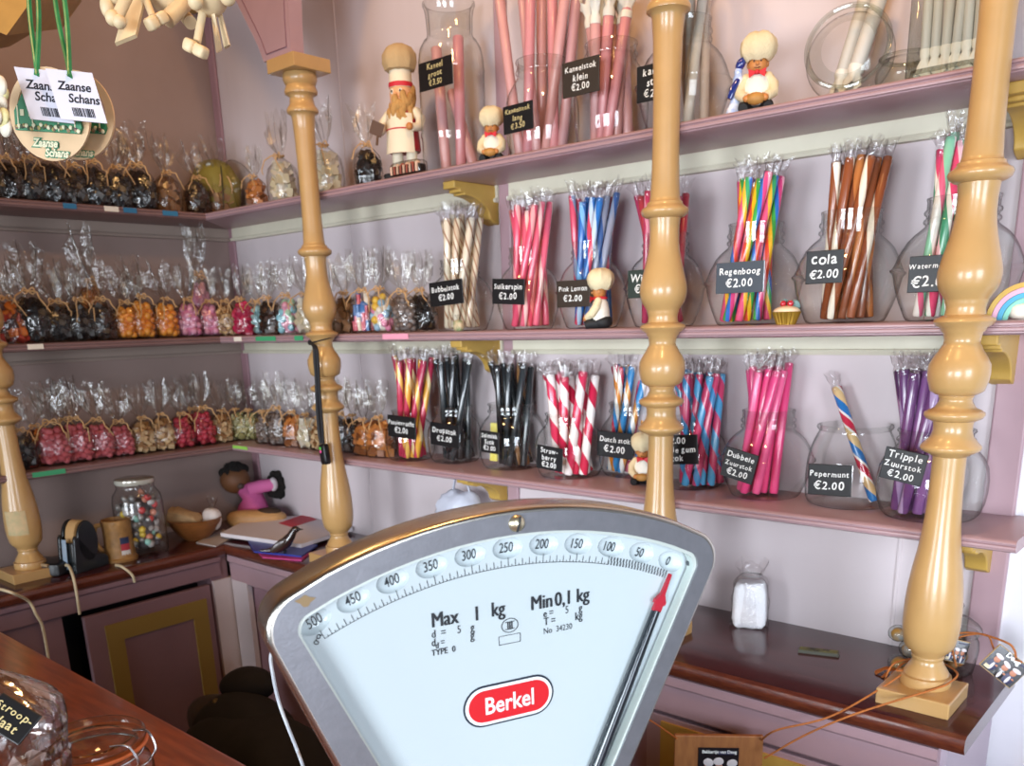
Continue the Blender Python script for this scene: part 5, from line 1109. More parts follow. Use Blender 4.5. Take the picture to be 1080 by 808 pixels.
# ------------------------------------------------------------------ hanging souvenirs at the upper left
def frame(px, py, d): return at_d(px, py, d)
CF = Matrix((AR, -AF * -1, AU)).transposed()          # axes right / away / up of the viewer, to face souvenirs roughly to the aisle
GR = mat('green_satin_ribbon', '#1d7a4a', .3, col2='#2f9c64', scale=50)
PALEW = mat('laser_cut_plywood', '#cfae86', .6, var=.08, scale=30)
GH = mat('green_house_paint', '#2c7a54', .5); CRM = mat('cream_house_trim', '#d6d2b0', .6); MULTI = mat('flower_dots', '#a8a35c', .6, col2='#6b3f52', scale=400)
def ornament(px, py, d, r_px, label, yaw, rx0):
    c = at_d(px, py, d); r = r_px * d / FPX; t = thing('round_ornament', label, 'ornament', c, facing(math.radians(yaw), math.radians(6), 0), 'souvenir ornaments on green ribbons')
    circ = [(r * math.cos(a), r * math.sin(a)) for a in [2 * PI * i / 48 for i in range(48)]]
    a0 = math.radians(205); hole = []
    for i in range(33): a = a0 - i / 32 * (a0 + math.radians(25)); hole.append((.80 * r * math.cos(a), .80 * r * math.sin(a) + .03 * r))
    me = plate([circ, hole], .003); me.transform(Matrix.Rotation(PI / 2, 4, 'X')); me.materials.append(PALEW); link('ring', me, t)
    k = r / .044; z0 = -.017
    hs = [(-.036, z0), (.034, z0), (.037, z0 + .006), (.033, z0 + .020), (.030, z0 + .024), (.012, z0 + .024), (.008, z0 + .030), (.002, z0 + .024), (-.016, z0 + .024), (-.024, z0 + .038), (-.032, z0 + .024), (-.036, z0 + .018)]
    q = MB(); q.prism([(x * k, z * k) for x, z in hs], -.0055, -.0018, 'y'); h = q.build('house_row', GH, t, smooth=False)
    q = MB()
    for i in range(7): q.box(((-.027 + .0092 * i) * k, -.0058, (z0 + .0165) * k), (.004 * k, .0008, .006 * k)); 
    for x in (-.032, -.016, .012, .030): q.box((x * k, -.0058, (z0 + .012) * k), (.0012 * k, .0008, .022 * k))
    q.build('window_row', CRM, h, smooth=False)
    q = MB(); rr = random.Random(3)
    for i in range(26): q.ball(((-.034 + .0027 * i) * k, -.0060, (z0 + .002 + rr.uniform(0, .004)) * k), (.0022 * k, .001, .0022 * k), 8, 5, i % 3)
    q.build('flower_hedge', [MULTI, CRM, mat('dark_hedge', '#3f5138', .7)], h)
    q = MB()
    for tx, dx, dz in (('Zaanse', -.006, -.031), ('Schans', .006, -.040)):
        me = text_mesh(tx, .0105 * k, .0004, .25, .9); q.join(me, Matrix.Translation((dx * k, -.0034, dz * k)) @ Matrix.Rotation(PI / 2, 4, 'X'), 1)
        me = text_mesh(tx, .0105 * k, .0014, .25, .9); q.join(me, Matrix.Translation((dx * k, -.0024, dz * k)) @ Matrix.Rotation(PI / 2, 4, 'X'), 0)
    q.build('lettering', [GH, CRM], t, smooth=False, fix=False); return t, c, r
o2, c2, r2 = ornament(80, 122, .925, 43, 'right hand round plywood souvenir with green houses, partly behind the other', 34, 0)
o1, c1, r1 = ornament(53, 121, .900, 45, 'left hand round plywood souvenir with green houses, hanging in front', 34, 0)
def paper_tag(pts, d0, label, txt):
    P = [at_d(px, py, d0) for px, py in pts]; c = sum(P, Vector()) / 4; X = ((P[1] - P[0]) + (P[2] - P[3])) / 2; Z = ((P[0] - P[3]) + (P[1] - P[2])) / 2
    w, h = X.length, Z.length; Y = Z.cross(X).normalized() * 1.0
    if Y.dot(AF) < 0: Y = -Y
    M = Matrix((X / w, Y, Z / h)).transposed().to_4x4(); t = thing('price_tag', label, 'tag', c, (0, 0, 0), 'white paper tags on green ribbons')
    q = MB(); q.M = M; q.box((0, 0, 0), (w, .0008, h)); q.build('card', mat('white_card', '#d3d2de', .6), t, smooth=False)
    q = MB(); q.M = M
    for tx, dx, dz in txt: q.join(text_mesh(tx, h * .25, .0003, .3, .88), Matrix.Translation((dx * w, -.0007, dz * h)) @ Matrix.Rotation(PI / 2, 4, 'X'))
    q.build('lettering', mat('ink_black', '#1e1e28', .6), t, smooth=False, fix=False)
    q = MB(); q.M = M; rr = random.Random(9); x = -.17 * w
    while x < .30 * w: ww = rr.choice((.008, .014, .02)) * w; q.box((x, -.0007, -.33 * h), (ww, .0003, .17 * h)); x += ww + rr.choice((.012, .02)) * w
    q.build('barcode', mat('ink_black', '#1e1e28', .6), t, smooth=False)
    hp = c + M.to_3x3() @ Vector((.0, 0, h * .40))
    return hp
h1 = paper_tag([(15, 71), (61, 75), (79, 131), (32, 125)], .885, 'white Zaanse Schans tag, the left one, half under the other tag', [('Zaanse', .02, .10), ('Schans', .12, -.12)])
h2 = paper_tag([(48, 72), (97, 77.5), (113.5, 130), (64, 126)], .875, 'white Zaanse Schans tag, the right one, lying on top', [('Zaanse', .0, .10), ('Schans', .13, -.14)])
def ribbon(hp, top, label, c):
    q = MB(); 
    for k in (-1, 1):
        tp = top + AR * (k * .004); q.tube([Vector((tp.x, tp.y, 2.75)), tp], .0022, 6, flat=.3); q.tube(cord([tp, (tp * .5 + hp * .5) + AR * (k * .0025), hp + Vector((0, 0, .004)), hp - AF * .002]), .0026, 6, flat=.25)
    q.tube(cord([hp + AF * .001, (hp + c) / 2 + AF * .004, c]), .0018, 6, flat=.3)
    tag(q.build('ribbon', GR), label, 'ribbon', 'green ribbons')
ribbon(h1, at_d(33, -45, .89) + Vector((0, 0, 0)), 'green satin ribbon of the left Zaanse Schans tag', c1 + Vector((0, 0, r1 * .9)))
ribbon(h2, at_d(57, -45, .89), 'green satin ribbon of the right Zaanse Schans tag', c2 + Vector((0, 0, r2 * .9)))
# wooden puppets
def puppet(name, label, parts):
    c = at_d(*parts[0][1]); t = thing(name, label, 'wooden toy', c, (0, 0, 0), 'hanging wooden toys')
    tp = at_d(parts[0][1][0], -12, parts[0][1][2]) - c; q = MB(); q.tube([tp, Vector((tp.x, tp.y, 2.75 - c.z))], .0012, 6); q.build('string', RAFF, t)
    for nm, *a in parts[1:]:
        q = MB(); d0 = 0
        P = lambda s: at_d(*s) - c
        if nm in ('ball', 'ear', 'knob'): q.ball(P(a[0]), a[1], 18, 12); q.build({'ball': 'body', 'ear': 'ear', 'knob': 'knob'}[nm], LWOOD, t)
        elif nm == 'rod': q.tube([P(a[0]), P(a[1])], a[2], 12); q.build('rod', LWOOD, t)
        elif nm == 'cyl': q.tube([P(a[0]), P(a[1])], [a[2] * .92, a[2] * .92] if True else 0, 24); q.build('cylinder', LWOOD, t)
        elif nm == 'clog':
            u, v = P(a[0]), P(a[1]); m_ = (u + v) / 2; d = (v - u); rot = d.to_track_quat('X', 'Z').to_matrix(); L = d.length
            q.rbox(m_ - d * .27, (L * .50, L * .52, L * .50), .55, 0, rot); q.rbox(m_ + d * .25, (L * .54, L * .50, L * .46), .5, 0, rot); q.build('clog', LWOOD, t)
        elif nm == 'slat':
            pts = [P(s) for s in a[0]]; n_ = (pts[1] - pts[0]).cross(pts[2] - pts[0]).normalized() * .004
            q.add(pts + [p_ + n_ for p_ in pts], [(0, 1, 2, 3), (7, 6, 5, 4), (0, 4, 5, 1), (1, 5, 6, 2), (2, 6, 7, 3), (3, 7, 4, 0)]); q.build('slat', LWOOD, t, smooth=False)
D0 = .80
puppet('wooden_puppet', 'right hand pale wooden hanging toy with round body, ears, two slats and a clog foot', [('c', (219, 0, D0)), ('ball', (219, -6, D0), .0185), ('ear', (206, 2, D0 - .016), (.0068, .0068, .0068)), ('ear', (240, -3, D0 - .014), (.0072, .0072, .0072)),
  ('rod', (214, 12, D0), (208, 44, D0), .0036), ('clog', (196, 46, D0), (217, 57, D0 - .004)), ('slat', [(222, 12, D0), (226, 12, D0), (233, 52, D0 + .01), (228, 55, D0)]), ('slat', [(228, 8, D0 + .01), (232, 8, D0 + .01), (242, 47, D0 + .015), (236, 50, D0 + .02)])])
puppet('wooden_puppet', 'left hand pale wooden hanging toy with a flat board, knobbed rods and a clog foot', [('c', (165, 0, D0)), ('slat', [(134, -6, D0), (152, -2, D0), (143, 36, D0 - .01), (121, 45, D0 - .012)]), ('rod', (134, -4, D0 - .018), (123, 20, D0 - .02), .0052), ('knob', (119, 19, D0 - .022), .0066), ('knob', (126, 23, D0 - .024), .0058),
  ('rod', (152, -6, D0), (161, 18, D0 - .01), .0032), ('clog', (156, 27, D0 - .012), (174, 17, D0)), ('knob', (113, 7, D0), (.0062, .0062, .010)), ('knob', (121, -5, D0), (.007, .007, .008)), ('cyl', (206, -8, D0 + .03), (176, 21, D0 + .01), .0080), ('ear', (176, 0, D0 + .02), (.016, .014, .012)), ('cyl', (191, 12, D0 + .05), (201, 24, D0 + .03), .0065)])
# pale carved flower ornament at the left edge
t = thing('carved_flower', 'pale yellow and white carved wooden flower at the left edge of the photo', 'ornament', at_d(-4, 112, .86), (0, 0, .3))
q = MB(); rr = random.Random(5)
for i, (px, py, s_) in enumerate(((2, 90, 1), (6, 98, .7), (4, 110, 1), (1, 124, 1.1), (5, 134, 1), (-6, 100, 1.2), (-8, 120, 1.4))):
    v = at_d(px, py, .86 + .004 * (i % 3)) - at_d(-4, 112, .86); q.ball(v, (.0075 * s_, .004, .0095 * s_), 12, 8, i % 2, Euler((0, rr.uniform(-1, 1), 0)).to_matrix())
q.tube([Vector((0, 0, .03)), Vector((0, 0, 2.75 - at_d(-4, 112, .86).z))], .001, 6, 1)
q.build('petals', [mat('white_petal', '#d9d2c0', .5), mat('straw_petal', '#d6cc92', .5)], t)
# ochre beam end at the very top left
t = thing('ochre_beam', 'ochre painted beam end at the top left corner of the photo', 'beam', at_d(0, 0, 1.3))
pts = [at_d(px, py, 1.3) - at_d(0, 0, 1.3) for px, py in ((-60, -40), (60, -40), (32, 2), (7, 37), (-10, 30), (-60, 60))]
q = MB(); n_ = Vector((-.25, .20, .10)); q.add(pts + [p_ + n_ for p_ in pts], [tuple(range(6)), tuple(range(6, 12))[::-1]] + [(i, i + 6, (i + 1) % 6 + 6, (i + 1) % 6) for i in range(6)])
q.build('beam_end', mat('ochre_beam_paint', '#b08a4c', .5, var=.08), t, smooth=False)
# ------------------------------------------------------------------ foreground jars
c = at_d(96, 777, .86); t = thing('clip_top_jar', 'clip-top preserving jar with orange rubber seal on the wooden counter, bottom left', 'jar', (c.x, c.y, ZC), (0, 0, .5)); zt = c.z - ZC; R = .0495
q = MB(); q.lathe([(0, .008), (R * .85, .008), (R * .98, .001), (R * 1.06, .008), (R * 1.08, .02), (R * 1.08, zt - .040), (R * 1.02, zt - .030), (R * .90, zt - .024), (R * .90, zt - .016), (R * .98, zt - .0145), (R * .98, zt - .012), (R * .88, zt - .012)], 48); q.build('bowl', GLASS, t, ang=60)
q = MB(); q.lathe([(R * .86, zt - .0118), (R * 1.04, zt - .0118), (R * 1.05, zt - .0100), (R * 1.03, zt - .0085), (R * .86, zt - .0085)], 48, closed=True); q.build('rubber_seal', mat('orange_rubber', '#c96a3a', .5), t)
q = MB(); q.lathe([(R * .80, zt - .0084), (R * .99, zt - .0084), (R * 1.02, zt - .005), (R * 1.01, zt - .001), (R * .95, zt + .0012), (R * .86, zt + .0005), (R * .80, zt - .003), (R * .62, zt - .0035), (R * .58, zt - .0015), (R * .50, zt - .001), (0, zt - .0012)], 48); q.build('lid', THICK, t, ang=60)
q = MB()
for sx in (1,):
    q.tube(cord([(R * .70, -.018, zt + .001), (R * 1.06, -.016, zt + .002), (R * 1.22, -.014, zt - .014), (R * 1.10, -.010, zt - .026), (R * 1.05, 0, zt - .028), (R * 1.10, .010, zt - .026), (R * 1.22, .014, zt - .014), (R * 1.06, .016, zt + .002), (R * .70, .018, zt + .001)], n=5), .0013, 7)
    q.tube(cord([(-R * 1.0, -.012, zt + .001), (-R * 1.14, -.012, zt - .006), (-R * 1.10, 0, zt - .020), (-R * 1.14, .012, zt - .006), (-R * 1.0, .012, zt + .001)], n=5), .0013, 7)
q.tube([(R * .92 * math.cos(a), R * .92 * math.sin(a), zt - .020) for a in [2 * PI * i / 40 for i in range(41)]], .0012, 6)
q.build('wire_clip', STEEL, t)
q = MB(); rr = random.Random(21)
for i in range(60):
    a = rr.uniform(0, 6.3); r_ = R * .9 * math.sqrt(rr.random()); q.ball((r_ * math.cos(a), r_ * math.sin(a), rr.uniform(.018, zt - .055)), .010, 8, 6, i % 2)
s_ = q.build('sweets', [mm('orange_sweet', '#d9822a'), mm('tan_nut', '#b08a5c')], t); s_['kind'] = 'stuff'
c = at_d(-27, 748, .72); t = thing('cut_glass_jar', 'cut glass biscuit jar with knobbed lid at the bottom left edge, carrying a black sign', 'jar', (c.x, c.y, ZC)); zt = c.z - ZC; R = 80 * .72 / FPX
CUT = film('cut_crystal', '#e6e2e2', '#9b9593', rough=.10, gloss=.7, crinkle=.4, cscale=55, base=.24)
cut = lambda amp, n: (lambda v, a: Vector((v.x * (1 + amp * math.cos(n * a)), v.y * (1 + amp * math.cos(n * a)), v.z)))
q = MB(); q.lathe([(0, .008), (R * .8, .008), (R * .9, .0), (R * .97, .01), (R, .03), (R, zt * .75), (R * 1.02, zt * .78), (R * .98, zt * .80), (R * 1.01, zt * .83), (R * 1.0, zt * .86)], 96, fn=cut(.018, 24)); q.build('bowl', CUT, t, ang=20)
q = MB(); q.lathe([(R * .98, zt * .86), (R * 1.04, zt * .88), (R * 1.05, zt * .93), (R * 1.03, zt * .98), (R * .97, zt * 1.0), (R * .80, zt * 1.03), (R * .45, zt * 1.10), (R * .22, zt * 1.15), (R * .16, zt * 1.18), (R * .20, zt * 1.22), (R * .26, zt * 1.30), (R * .20, zt * 1.36), (0, zt * 1.38)], 96, fn=lambda v, a: Vector((v.x * (1 + (.012 + .05 * (math.hypot(v.x, v.y) < R * .9)) * math.cos(24 * a)), v.y * (1 + (.012 + .05 * (math.hypot(v.x, v.y) < R * .9)) * math.cos(24 * a)), v.z))); q.build('lid', CUT, t, ang=20)
q = MB(); rr = random.Random(22)
for i in range(70):
    a = rr.uniform(0, 6.3); r_ = R * .78 * math.sqrt(rr.random()); q.box((r_ * math.cos(a), r_ * math.sin(a), rr.uniform(.022, zt * .72)), (.020, .020, .012), i % 2, Euler((rr.uniform(0, 3), rr.uniform(0, 3), 0)).to_matrix())
s_ = q.build('sweets', [mm('pale_waffle', '#c9b3aa', .6), mm('brown_waffle', '#a98578', .6)], t); s_['kind'] = 'stuff'
c = at_d(11, 758, .652); t = thing('price_sign', 'black sign with gold writing Stroop- leaning on the cut glass jar', 'sign', c, (0, 0, 0), 'black price signs on jars')
X = (AR * math.cos(math.radians(-31)) + AU * math.sin(math.radians(-31))).normalized(); Z = (AU * math.cos(math.radians(-31)) - AR * math.sin(math.radians(-31)) + AF * .45).normalized(); X = (X - Z * X.dot(Z)).normalized(); Y = Z.cross(X)
q = MB(); q.M = Matrix((X, Y, Z)).transposed().to_4x4(); q.box((0, 0.001, 0), (.035, .0022, .026)); o = q.build('card', BLACKC, t, smooth=False); bevel(o, .0008)
q = MB(); q.M = Matrix((X, Y, Z)).transposed().to_4x4(); hand_text(q, ['Stroop-', 'daat'], .031, .020, 4); q.build('lettering', CHALKG, t, smooth=False, fix=False)
# ------------------------------------------------------------------ the fan scale
PV = Vector((1.89315, -1.0066, .9712)); XA = Vector((.3963, .9181, 0)).normalized(); NA = Vector((-.9181, .3963, 0)).normalized()
ZB = PV.z - ZC            # height of the pivot above the counter
SC = thing('fan_scale', 'old steel fan scale with white dial and red oval badge in the foreground', 'scale', (PV.x, PV.y, ZC), (0, 0, math.atan2(XA.y, XA.x)))
def D(px, py, h=0):
    d = ray(px, py); k = ((PV + NA * h - CAM).dot(NA)) / d.dot(NA); q_ = CAM + d * k - PV; return q_.dot(XA), q_.z
def LP(v): v = v - Vector((PV.x, PV.y, ZC)); return Vector((v.dot(XA), v.dot(NA), v.z))
UP = Matrix.Rotation(PI / 2, 4, 'X')
def rounded(pts, rads, n=8):
    out = []; N = len(pts)
    for i in range(N):
        p, a, b = Vector(pts[i]), Vector(pts[i - 1]), Vector(pts[(i + 1) % N]); r = rads[i]
        if r <= 0: out.append(tuple(p)); continue
        u, v = (a - p).normalized(), (b - p).normalized(); th = u.angle(v); t_ = min(r / math.tan(th / 2), .48 * (a - p).length, .48 * (b - p).length)
        r = t_ * math.tan(th / 2); s, e = p + u * t_, p + v * t_; cc = p + (u + v).normalized() * (r / math.sin(th / 2))
        a0 = math.atan2(s.y - cc.y, s.x - cc.x); a1 = math.atan2(e.y - cc.y, e.x - cc.x); da = (a1 - a0 + PI) % (2 * PI) - PI
        out += [(cc.x + r * math.cos(a0 + da * k / n), cc.y + r * math.sin(a0 + da * k / n)) for k in range(n + 1)]
    return out
def fan(R_, left, right, zlow, rc):
    """closed outline: straight sides x = -(c + m b) and c + m b, arc of radius R_, rounded upper corners"""
    def corner(c0, m):
        A = m * m + 1; Bq = 2 * c0 * m; Cq = c0 * c0 - R_ * R_; b = (-Bq + math.sqrt(Bq * Bq - 4 * A * Cq)) / (2 * A); return c0 + m * b, b
    (xr, br), (xl, bl) = corner(*right), corner(*left); tr, tl = math.atan2(xr, br), -math.atan2(xl, bl)
    pts = [(right[0] + right[1] * zlow, zlow), (xr, br)]; rad = [.012, rc]; N = 22
    for i in range(2 if rc < .02 else 3, N - 1 if rc < .02 else N - 2): a = tr + (tl - tr) * i / N; pts.append((R_ * math.sin(a), R_ * math.cos(a))); rad.append(0)
    pts += [(-xl, bl), (-(left[0] + left[1] * zlow), zlow)]; rad += [rc, .012]
    return rounded(pts, rad)
FL_, FR_ = (.0560, .375), (.0222, .500)      # housing sides
WL_, WR_ = (.0200, .433), (.0053, .496)      # window sides
grow = lambda s_, k: (s_[0] + k, s_[1])
def add_plate(name, outl, depth, h, m, bev=0, parent=SC, res=3, smooth=True, ang=35):
    me = plate(outl, depth, bev, res); q = MB(); q.join(me, Matrix.Translation((0, h, ZB)) @ UP); return q.build(name, m, parent, smooth=smooth, ang=ang)
HOUS = mat('polished_worn_steel', '#c2bdb5', .27, 1, var=.10, scale=35)
BEZ = mat('grey_hammered_bezel', '#85868c', .42, .7, var=.06, scale=120, bump=.05, bscale=500)
DIAL = mat('white_enamel_dial', '#c5ced2', .3, coat=.3)
INK = mat('dial_ink', '#23272d', .5)
out = fan(.3495, FL_, FR_, -.01, .030); N = len(out)
def inset(k):
    res = []
    for i in range(N):
        a_, b_ = Vector(out[i - 1]), Vector(out[(i + 1) % N]); d_ = (b_ - a_).normalized(); res.append((out[i][0] - d_.y * k, out[i][1] + d_.x * k))
    return res
q = MB(); rings = [(.0085, -.0118), (.0030, -.0122), (.0012, -.0118), (.0002, -.0100), (-.0004, -.004), (-.0008, .006), (-.0003, .016), (.0025, .025), (.0075, .032), (.016, .037), (.030, .040)]
for k, h in rings: q.v += [Vector((p_[0], h, p_[1] + ZB)) for p_ in inset(k)]
for j in range(len(rings) - 1): q.f += [(j * N + i, j * N + (i + 1) % N, (j + 1) * N + (i + 1) % N, (j + 1) * N + i) for i in range(N)]
q.f.append(tuple((len(rings) - 1) * N + i for i in range(N))); q.mi = [0] * len(q.f); q.build('housing', HOUS, SC, ang=50)
win = fan(.3325, WL_, WR_, .05, .011)
add_plate('bezel', [fan(.3462, grow(FL_, -.0034), grow(FR_, -.0034), -.007, .027), win], .0105, -.0073, BEZ, smooth=False)
add_plate('bezel_edge', [[(p[0] * 1.0, p[1]) for p in win], [(p[0] * .985, (p[1] - .19) * .985 + .19) for p in win]], .008, -.0066, mat('pale_edge_trim', '#cfd8d2', .3, .3))
# dial plate with eleven oval number wells
R0, DA = .3205, .0852
def oval(cx, cy, rx, ry, rot, n=28): return [(cx + rx * math.cos(a) * math.cos(rot) - ry * math.sin(a) * math.sin(rot), cy + rx * math.cos(a) * math.sin(rot) + ry * math.sin(a) * math.cos(rot)) for a in [2 * PI * i / n for i in range(n)]]
wells = []; nums = ['500', '450', '400', '350', '300', '250', '200', '150', '100', '50', '0']
for i in range(11):
    a = (i - 5) * DA; wells.append((R0 * math.sin(a), R0 * math.cos(a), -a))
dial_out = fan(.3368, grow(WL_, .006), grow(WR_, .006), .04, .020)
add_plate('dial', [dial_out] + [oval(x, z, .0112, .0076, r_) for x, z, r_ in wells], .002, .001, DIAL, smooth=False)
for (x, z, r_), tx in zip(wells, nums):
    q = MB(); n = 28; prof = [(1.0, 0), (.96, .0007), (.86, .0020), (.70, .0031), (.4, .0038), (0, .0040)]; vs = []; fs = []
    for k, dp in prof[:-1]: vs += [(p[0], dp, p[1]) for p in oval(x, z, .0112 * k, .0076 * k, r_, n)]
    vs.append((x, prof[-1][1], z))
    for j in range(len(prof) - 2):
        for i in range(n): k = (i + 1) % n; fs.append((j * n + i, j * n + k, (j + 1) * n + k, (j + 1) * n + i))
    for i in range(n): fs.append(((len(prof) - 2) * n + i, (len(prof) - 2) * n + (i + 1) % n, len(vs) - 1))
    q.M = Matrix.Translation((0, 0, ZB)); q.add(vs, fs); w_ = q.build('number_well', DIAL, SC, fix=False, ang=70)
    q = MB(); q.join(text_mesh(tx, .0098, .00003, .12, .72), Matrix.Translation((x, .0030, z + ZB)) @ Matrix.Rotation(-r_, 4, 'Y') @ Matrix.Translation((0, 0, -.0036)) @ UP); q.build('number', INK, w_, smooth=False, fix=False)
# scale marks
q = MB(); q.M = Matrix.Translation((0, 0, ZB))
def mark(a, r0, r1, w): 
    c_, s_ = math.cos(a), math.sin(a); V = lambda r, k: (r * s_ + k * c_, -.0004, r * c_ - k * s_)
    q.add([V(r0, -w), V(r0, w), V(r1, w), V(r1, -w)], [(0, 1, 2, 3)])
A0 = -5 * DA
for i in range(101):
    a = A0 + DA * 10 * i / 100
    long_ = i % 2 == 0
    if i > 80: mark(a, .3075, .3135, .00022); 
    else: mark(a, .3075, .3140 if i % 10 == 0 else (.3125 if long_ else .3092), .00022)
    if i >= 80 and i < 100:
        for k in (0, .5): mark(a + DA * .1 * (k + .25), .3075 + (.003 if k else 0), .3135 - (0 if k else .003), .0002)
for i in range(80): a = A0 + DA * 10 * i / 100; a2 = A0 + DA * 10 * (i + 1) / 100; r = .3075; q.add([(r * math.sin(a), -.0004, r * math.cos(a)), (r * math.sin(a2), -.0004, r * math.cos(a2)), ((r + .0004) * math.sin(a2), -.0004, (r + .0004) * math.cos(a2)), ((r + .0004) * math.sin(a), -.0004, (r + .0004) * math.cos(a))], [(0, 1, 2, 3)])
o = q.build('scale_marks', INK, SC, smooth=False, fix=False); o['kind'] = 'stuff'
q = MB()
def put(tx, px, py, size, sx=.72, off=.0, rot=0, al='LEFT', rel=None):
    a, b = D(px, py) if rel is None else rel
    for dx in ((-off, 0, off) if off else (0,)): q.join(text_mesh(tx, size, 0, 0, sx, al), Matrix.Translation((a + dx, -.0005 - .00002 * (dx > 0) + .00002 * (dx < 0), b + ZB)) @ Matrix.Rotation(rot, 4, 'Y') @ UP)
BO = .00042
put('Max', 454.8, 662, .0145, .78, BO); put('1', 499, 655, .0145, .75, BO); put('kg', 518, 650.5, .0145, .78, BO)
put('Min', 559.4, 643.8, .0145, .80, BO); put('0,1 kg', 584.8, 639.5, .0145, .80, BO)
put('d  =', 454.9, 673, .0078, .8, .00015); put('5', 481.8, 668, .0078, .8); put('g', 496, 666, .0085, .8, .00015); put('g', 496, 674.5, .0085, .8, .00015)
put('d', 454.9, 682, .0078, .8, .00015); put('d', 459.2, 684, .0060, .8, .00015); put('=', 464.4, 681, .0070, .8)
put('TYPE  0', 454.9, 692, .0062, .85, .00015)
put('e =', 572.8, 651, .0075, .8, .00015); put('5', 595.6, 647, .0078, .8); put('g', 610, 645, .0085, .8, .00015); put('T =', 573.3, 659.6, .0080, .8, .00015); put('kg', 606, 654.2, .0085, .8, .00015)
put('No  34230', 572.8, 668.8, .0062, .85, .0)
put('g', 0, 0, .0105, .8, 0, .45, 'CENTER', (-.1322, .2795))
a, b = D(537.5, 659.5); put('III', 0, 0, .0075, .8, .0002, 0, 'CENTER', (a, b - .0027))
q.tube([(a + .0062 * math.cos(t_), -.0004, b + ZB + .0050 * math.sin(t_)) for t_ in [2 * PI * i / 32 for i in range(33)]], .00028, 5, cap=False)
for s in (-1, 1): q.box((a, -.0004, b + ZB + s * .0026), (.0070, .0003, .0004))
a, b = D(537.3, 674); 
for s in (-1, 1): q.box((a, -.0004, b + ZB + s * .0031), (.0164, .0003, .0003)); q.box((a + s * .0081, -.0004, b + ZB), (.0003, .0003, .0062))
q.build('printed_text', INK, SC, smooth=False, fix=False)
# badge
a, b = D(537, 739)
def stad(hw, hh, n=14): return [(hw - hh + hh * math.cos(t_), hh * math.sin(t_)) for t_ in [-PI / 2 + PI * i / n for i in range(n + 1)]] + [(-hw + hh + hh * math.cos(t_), hh * math.sin(t_)) for t_ in [PI / 2 + PI * i / n for i in range(n + 1)]]
def bad(name, hw, hh, h, m, parent=SC): 
    q_ = MB(); q_.join(plate([stad(hw, hh)], .0004), Matrix.Translation((a, h, b + ZB)) @ UP); return q_.build(name, m, parent, smooth=False)
bg = bad('badge', .0350, .0154, -.0003, mat('badge_navy', '#222b3a', .4)); bad('badge_ring', .0336, .0140, -.0006, mat('badge_white', '#eef1f1', .4), bg); bad('badge_field', .0312, .0118, -.0009, mat('badge_red', '#d8232c', .35), bg)
q = MB(); q.join(text_mesh('Berkel', .0178, .00030, 0, .84), Matrix.Translation((a, -.0013, b + ZB - .0060)) @ UP); q.build('badge_lettering', mat('badge_white', '#eef1f1', .4), bg, smooth=False, fix=False)
# needle
an = math.radians(24.35)
q = MB(); rotN = lambda r, k, h: (r * math.sin(an) + k * math.cos(an), h, r * math.cos(an) - k * math.sin(an) + ZB)
def nb(segs, h0, h1, mi=0):
    L_ = [(r, -w) for r, w in segs] + [(r, w) for r, w in segs[::-1]]; n = len(L_)
    q.add([rotN(r, k, h0) for r, k in L_] + [rotN(r, k, h1) for r, k in L_], [tuple(range(n)), tuple(range(n, 2 * n))[::-1]] + [(i, (i + 1) % n, (i + 1) % n + n, i + n) for i in range(n)], mi)
q.tube([rotN(r, 0, -.0052) for r in (.03, .10, .16, .22,   .2830)], [.0056, .0054, .0050, .0044, .0034], 12)
nd_ = q.build('needle', mat('needle_blue_black', '#20262e', .25, .3, coat=.6), SC)
q = MB(); nb([(.2825, .0034), (.2880, .0034), (.2882, .0050), (.2915, .0050), (.2917, .0042), (.2945, .0028), (.2965, .0015), (.3120, .0007)], -.0070, -.0040); q.build('needle_tip', mat('needle_red', '#b82336', .35), nd_, smooth=False)
# fittings
a, b = D(545, 552, -.0128); q = MB(); q.lathe([(0, .0035), (.0035, .0030), (.0055, .0012), (.0058, 0), (0, 0)], 24, c=(a, -.0128, b + ZB), rot=Matrix.Rotation(PI / 2, 3, 'X')); s_ = q.build('screw', mat('brass_screw', '#c9bda0', .3, .9), SC)
q = MB(); q.box((a, -.0161, b + ZB), (.0011, .0010, .0105), 0, Matrix.Rotation(.25, 3, 'Y')); q.build('screw_slot', INK, s_, smooth=False)
a, b = D(729, 593, -.003); q = MB(); q.lathe([(0, .003), (.004, .003), (.004, 0)], 20, c=(a, -.002, b + ZB), rot=Matrix.Rotation(PI / 2, 3, 'X')); q.build('corner_stud', mat('grey_stud', '#5a5f63', .5, .5), SC)
a, b = D(322, 634, -.0128); q = MB(); pts = [(a + .0052 * math.cos(t_) * (1 + .35 * math.sin(3 * t_)), b + .0030 * math.sin(t_) * (1 + .3 * math.cos(4 * t_))) for t_ in [2 * PI * i / 18 for i in range(18)]]
q.prism([(p[0], p[1] + ZB) for p in pts], -.0129, -.0126, 'y'); q.build('rust_spot', mat('rust_spot', '#8a7352', .7), SC, smooth=False)
gl = [(p[0] * .995, (p[1] - .19) * .995 + .19) for p in win]
add_plate('dial_glass', [gl], .0012, -.0085, film('dial_pane', '#fdfefe', '#b5c5bc', rough=.02, gloss=.3, base=.012, start=.7), smooth=False)
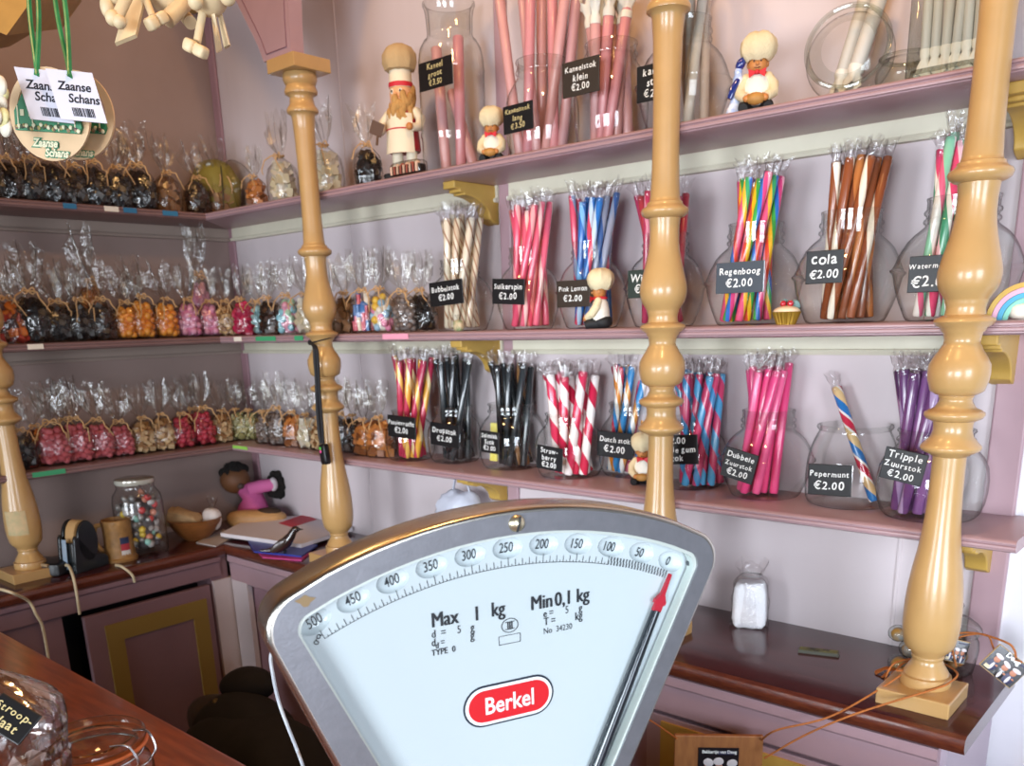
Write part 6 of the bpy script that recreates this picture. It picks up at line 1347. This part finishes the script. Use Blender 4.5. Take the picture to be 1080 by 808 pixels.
# back drum, neck, base, pan
q = MB(); q.join(plate([fan(.30, grow(FL_, -.015), grow(FR_, -.015), -.01, .03)], .05, .010, 4), Matrix.Translation((0, .060, ZB)) @ UP); q.build('back_cover', mat('purple_grey_enamel', '#4b444c', .35, .2), SC, ang=50)
q = MB(); q.box((0, .05, .055), (.075, .085, .07)); o = q.build('neck', mat('purple_grey_enamel', '#4b444c', .35, .2), SC, smooth=False); bevel(o, .008, 3)
q = MB(); q.rbox((0, .05, .024), (.36, .26, .048), .3, n=6); q.build('base', HOUS, SC)
pc = LP(at_z(410, 852, 1.0))
q = MB(); q.lathe([(0, .0), (.080, .0), (.095, .004), (.101, .011), (.103, .0125), (.1035, .0105), (.098, .002), (.083, -.003), (0, -.003)], 56, c=(pc.x, pc.y, pc.z - .0125)); q.build('weighing_pan', mat('bright_pan_steel', '#cfcfd2', .15, 1), SC)
q = MB(); q.lathe([(.012, .03), (.012, pc.z - .015)], 16, c=(pc.x, pc.y, 0)); q.build('pan_post', HOUS, SC)
q = MB(); P_ = [LP(at_d(px, py, d_)) for px, py, d_ in ((286, 690, .74), (288, 712, .74), (294, 740, .75), (303, 765, .75), (313, 790, .76), (322, 815, .77))]; 
q.tube(cord([LP(at_d(296, 672, .74))] + P_ + [LP(at_z(345, 880, ZC + .003))]), .0016, 8); q.build('cord', mat('pale_grey_cord', '#aeb3ba', .4), SC)
# ------------------------------------------------------------------ light: shop front windows behind the viewer, warm ceiling lamps
def area(name, loc, target, w, h, power, col, spread=180):
    l = bpy.data.lights.new(name, 'AREA'); l.shape = 'RECTANGLE'; l.size = w; l.size_y = h; l.energy = power; l.color = col; l.spread = math.radians(spread)
    o = bpy.data.objects.new(name, l); COL.objects.link(o); o.location = loc
    o.rotation_euler = (Vector(target) - Vector(loc)).to_track_quat('-Z', 'Y').to_euler(); return o
area('window_daylight', (2.75, -3.9, 1.25), (1.5, 0, .85), 1.2, 1.1, 20, (.85, .92, 1), 70)
area('window_daylight', (.85, -3.9, 1.25), (1.2, 0, .85), 1.0, 1.1, 12.5, (.85, .92, 1), 70)
area('side_window_daylight', (4.0, -1.9, 1.35), (1.9, -.1, .75), 1.0, 1.1, 15, (.80, .89, 1), 80)
for x, y, pw in ((1.9, -.85, 23), (1.0, -.85, 14)):
    l = bpy.data.lights.new('ceiling_lamp', 'POINT'); l.energy = pw; l.color = (1, .58, .22); l.shadow_soft_size = .06
    o = bpy.data.objects.new('ceiling_lamp', l); COL.objects.link(o); o.location = (x, y, 2.55)
w = bpy.data.worlds.new('World'); S.world = w; w.use_nodes = True
bg = w.node_tree.nodes['Background']; bg.inputs['Color'].default_value = (.80, .88, 1, 1); bg.inputs['Strength'].default_value = .24
S.view_settings.view_transform = 'Standard'; S.view_settings.look = 'None'; S.view_settings.exposure = 0; S.view_settings.gamma = 1; S.view_settings.use_curve_mapping = False
S.cycles.transparent_max_bounces = 48; S.cycles.max_bounces = 10; S.cycles.caustics_reflective = False; S.cycles.caustics_refractive = False
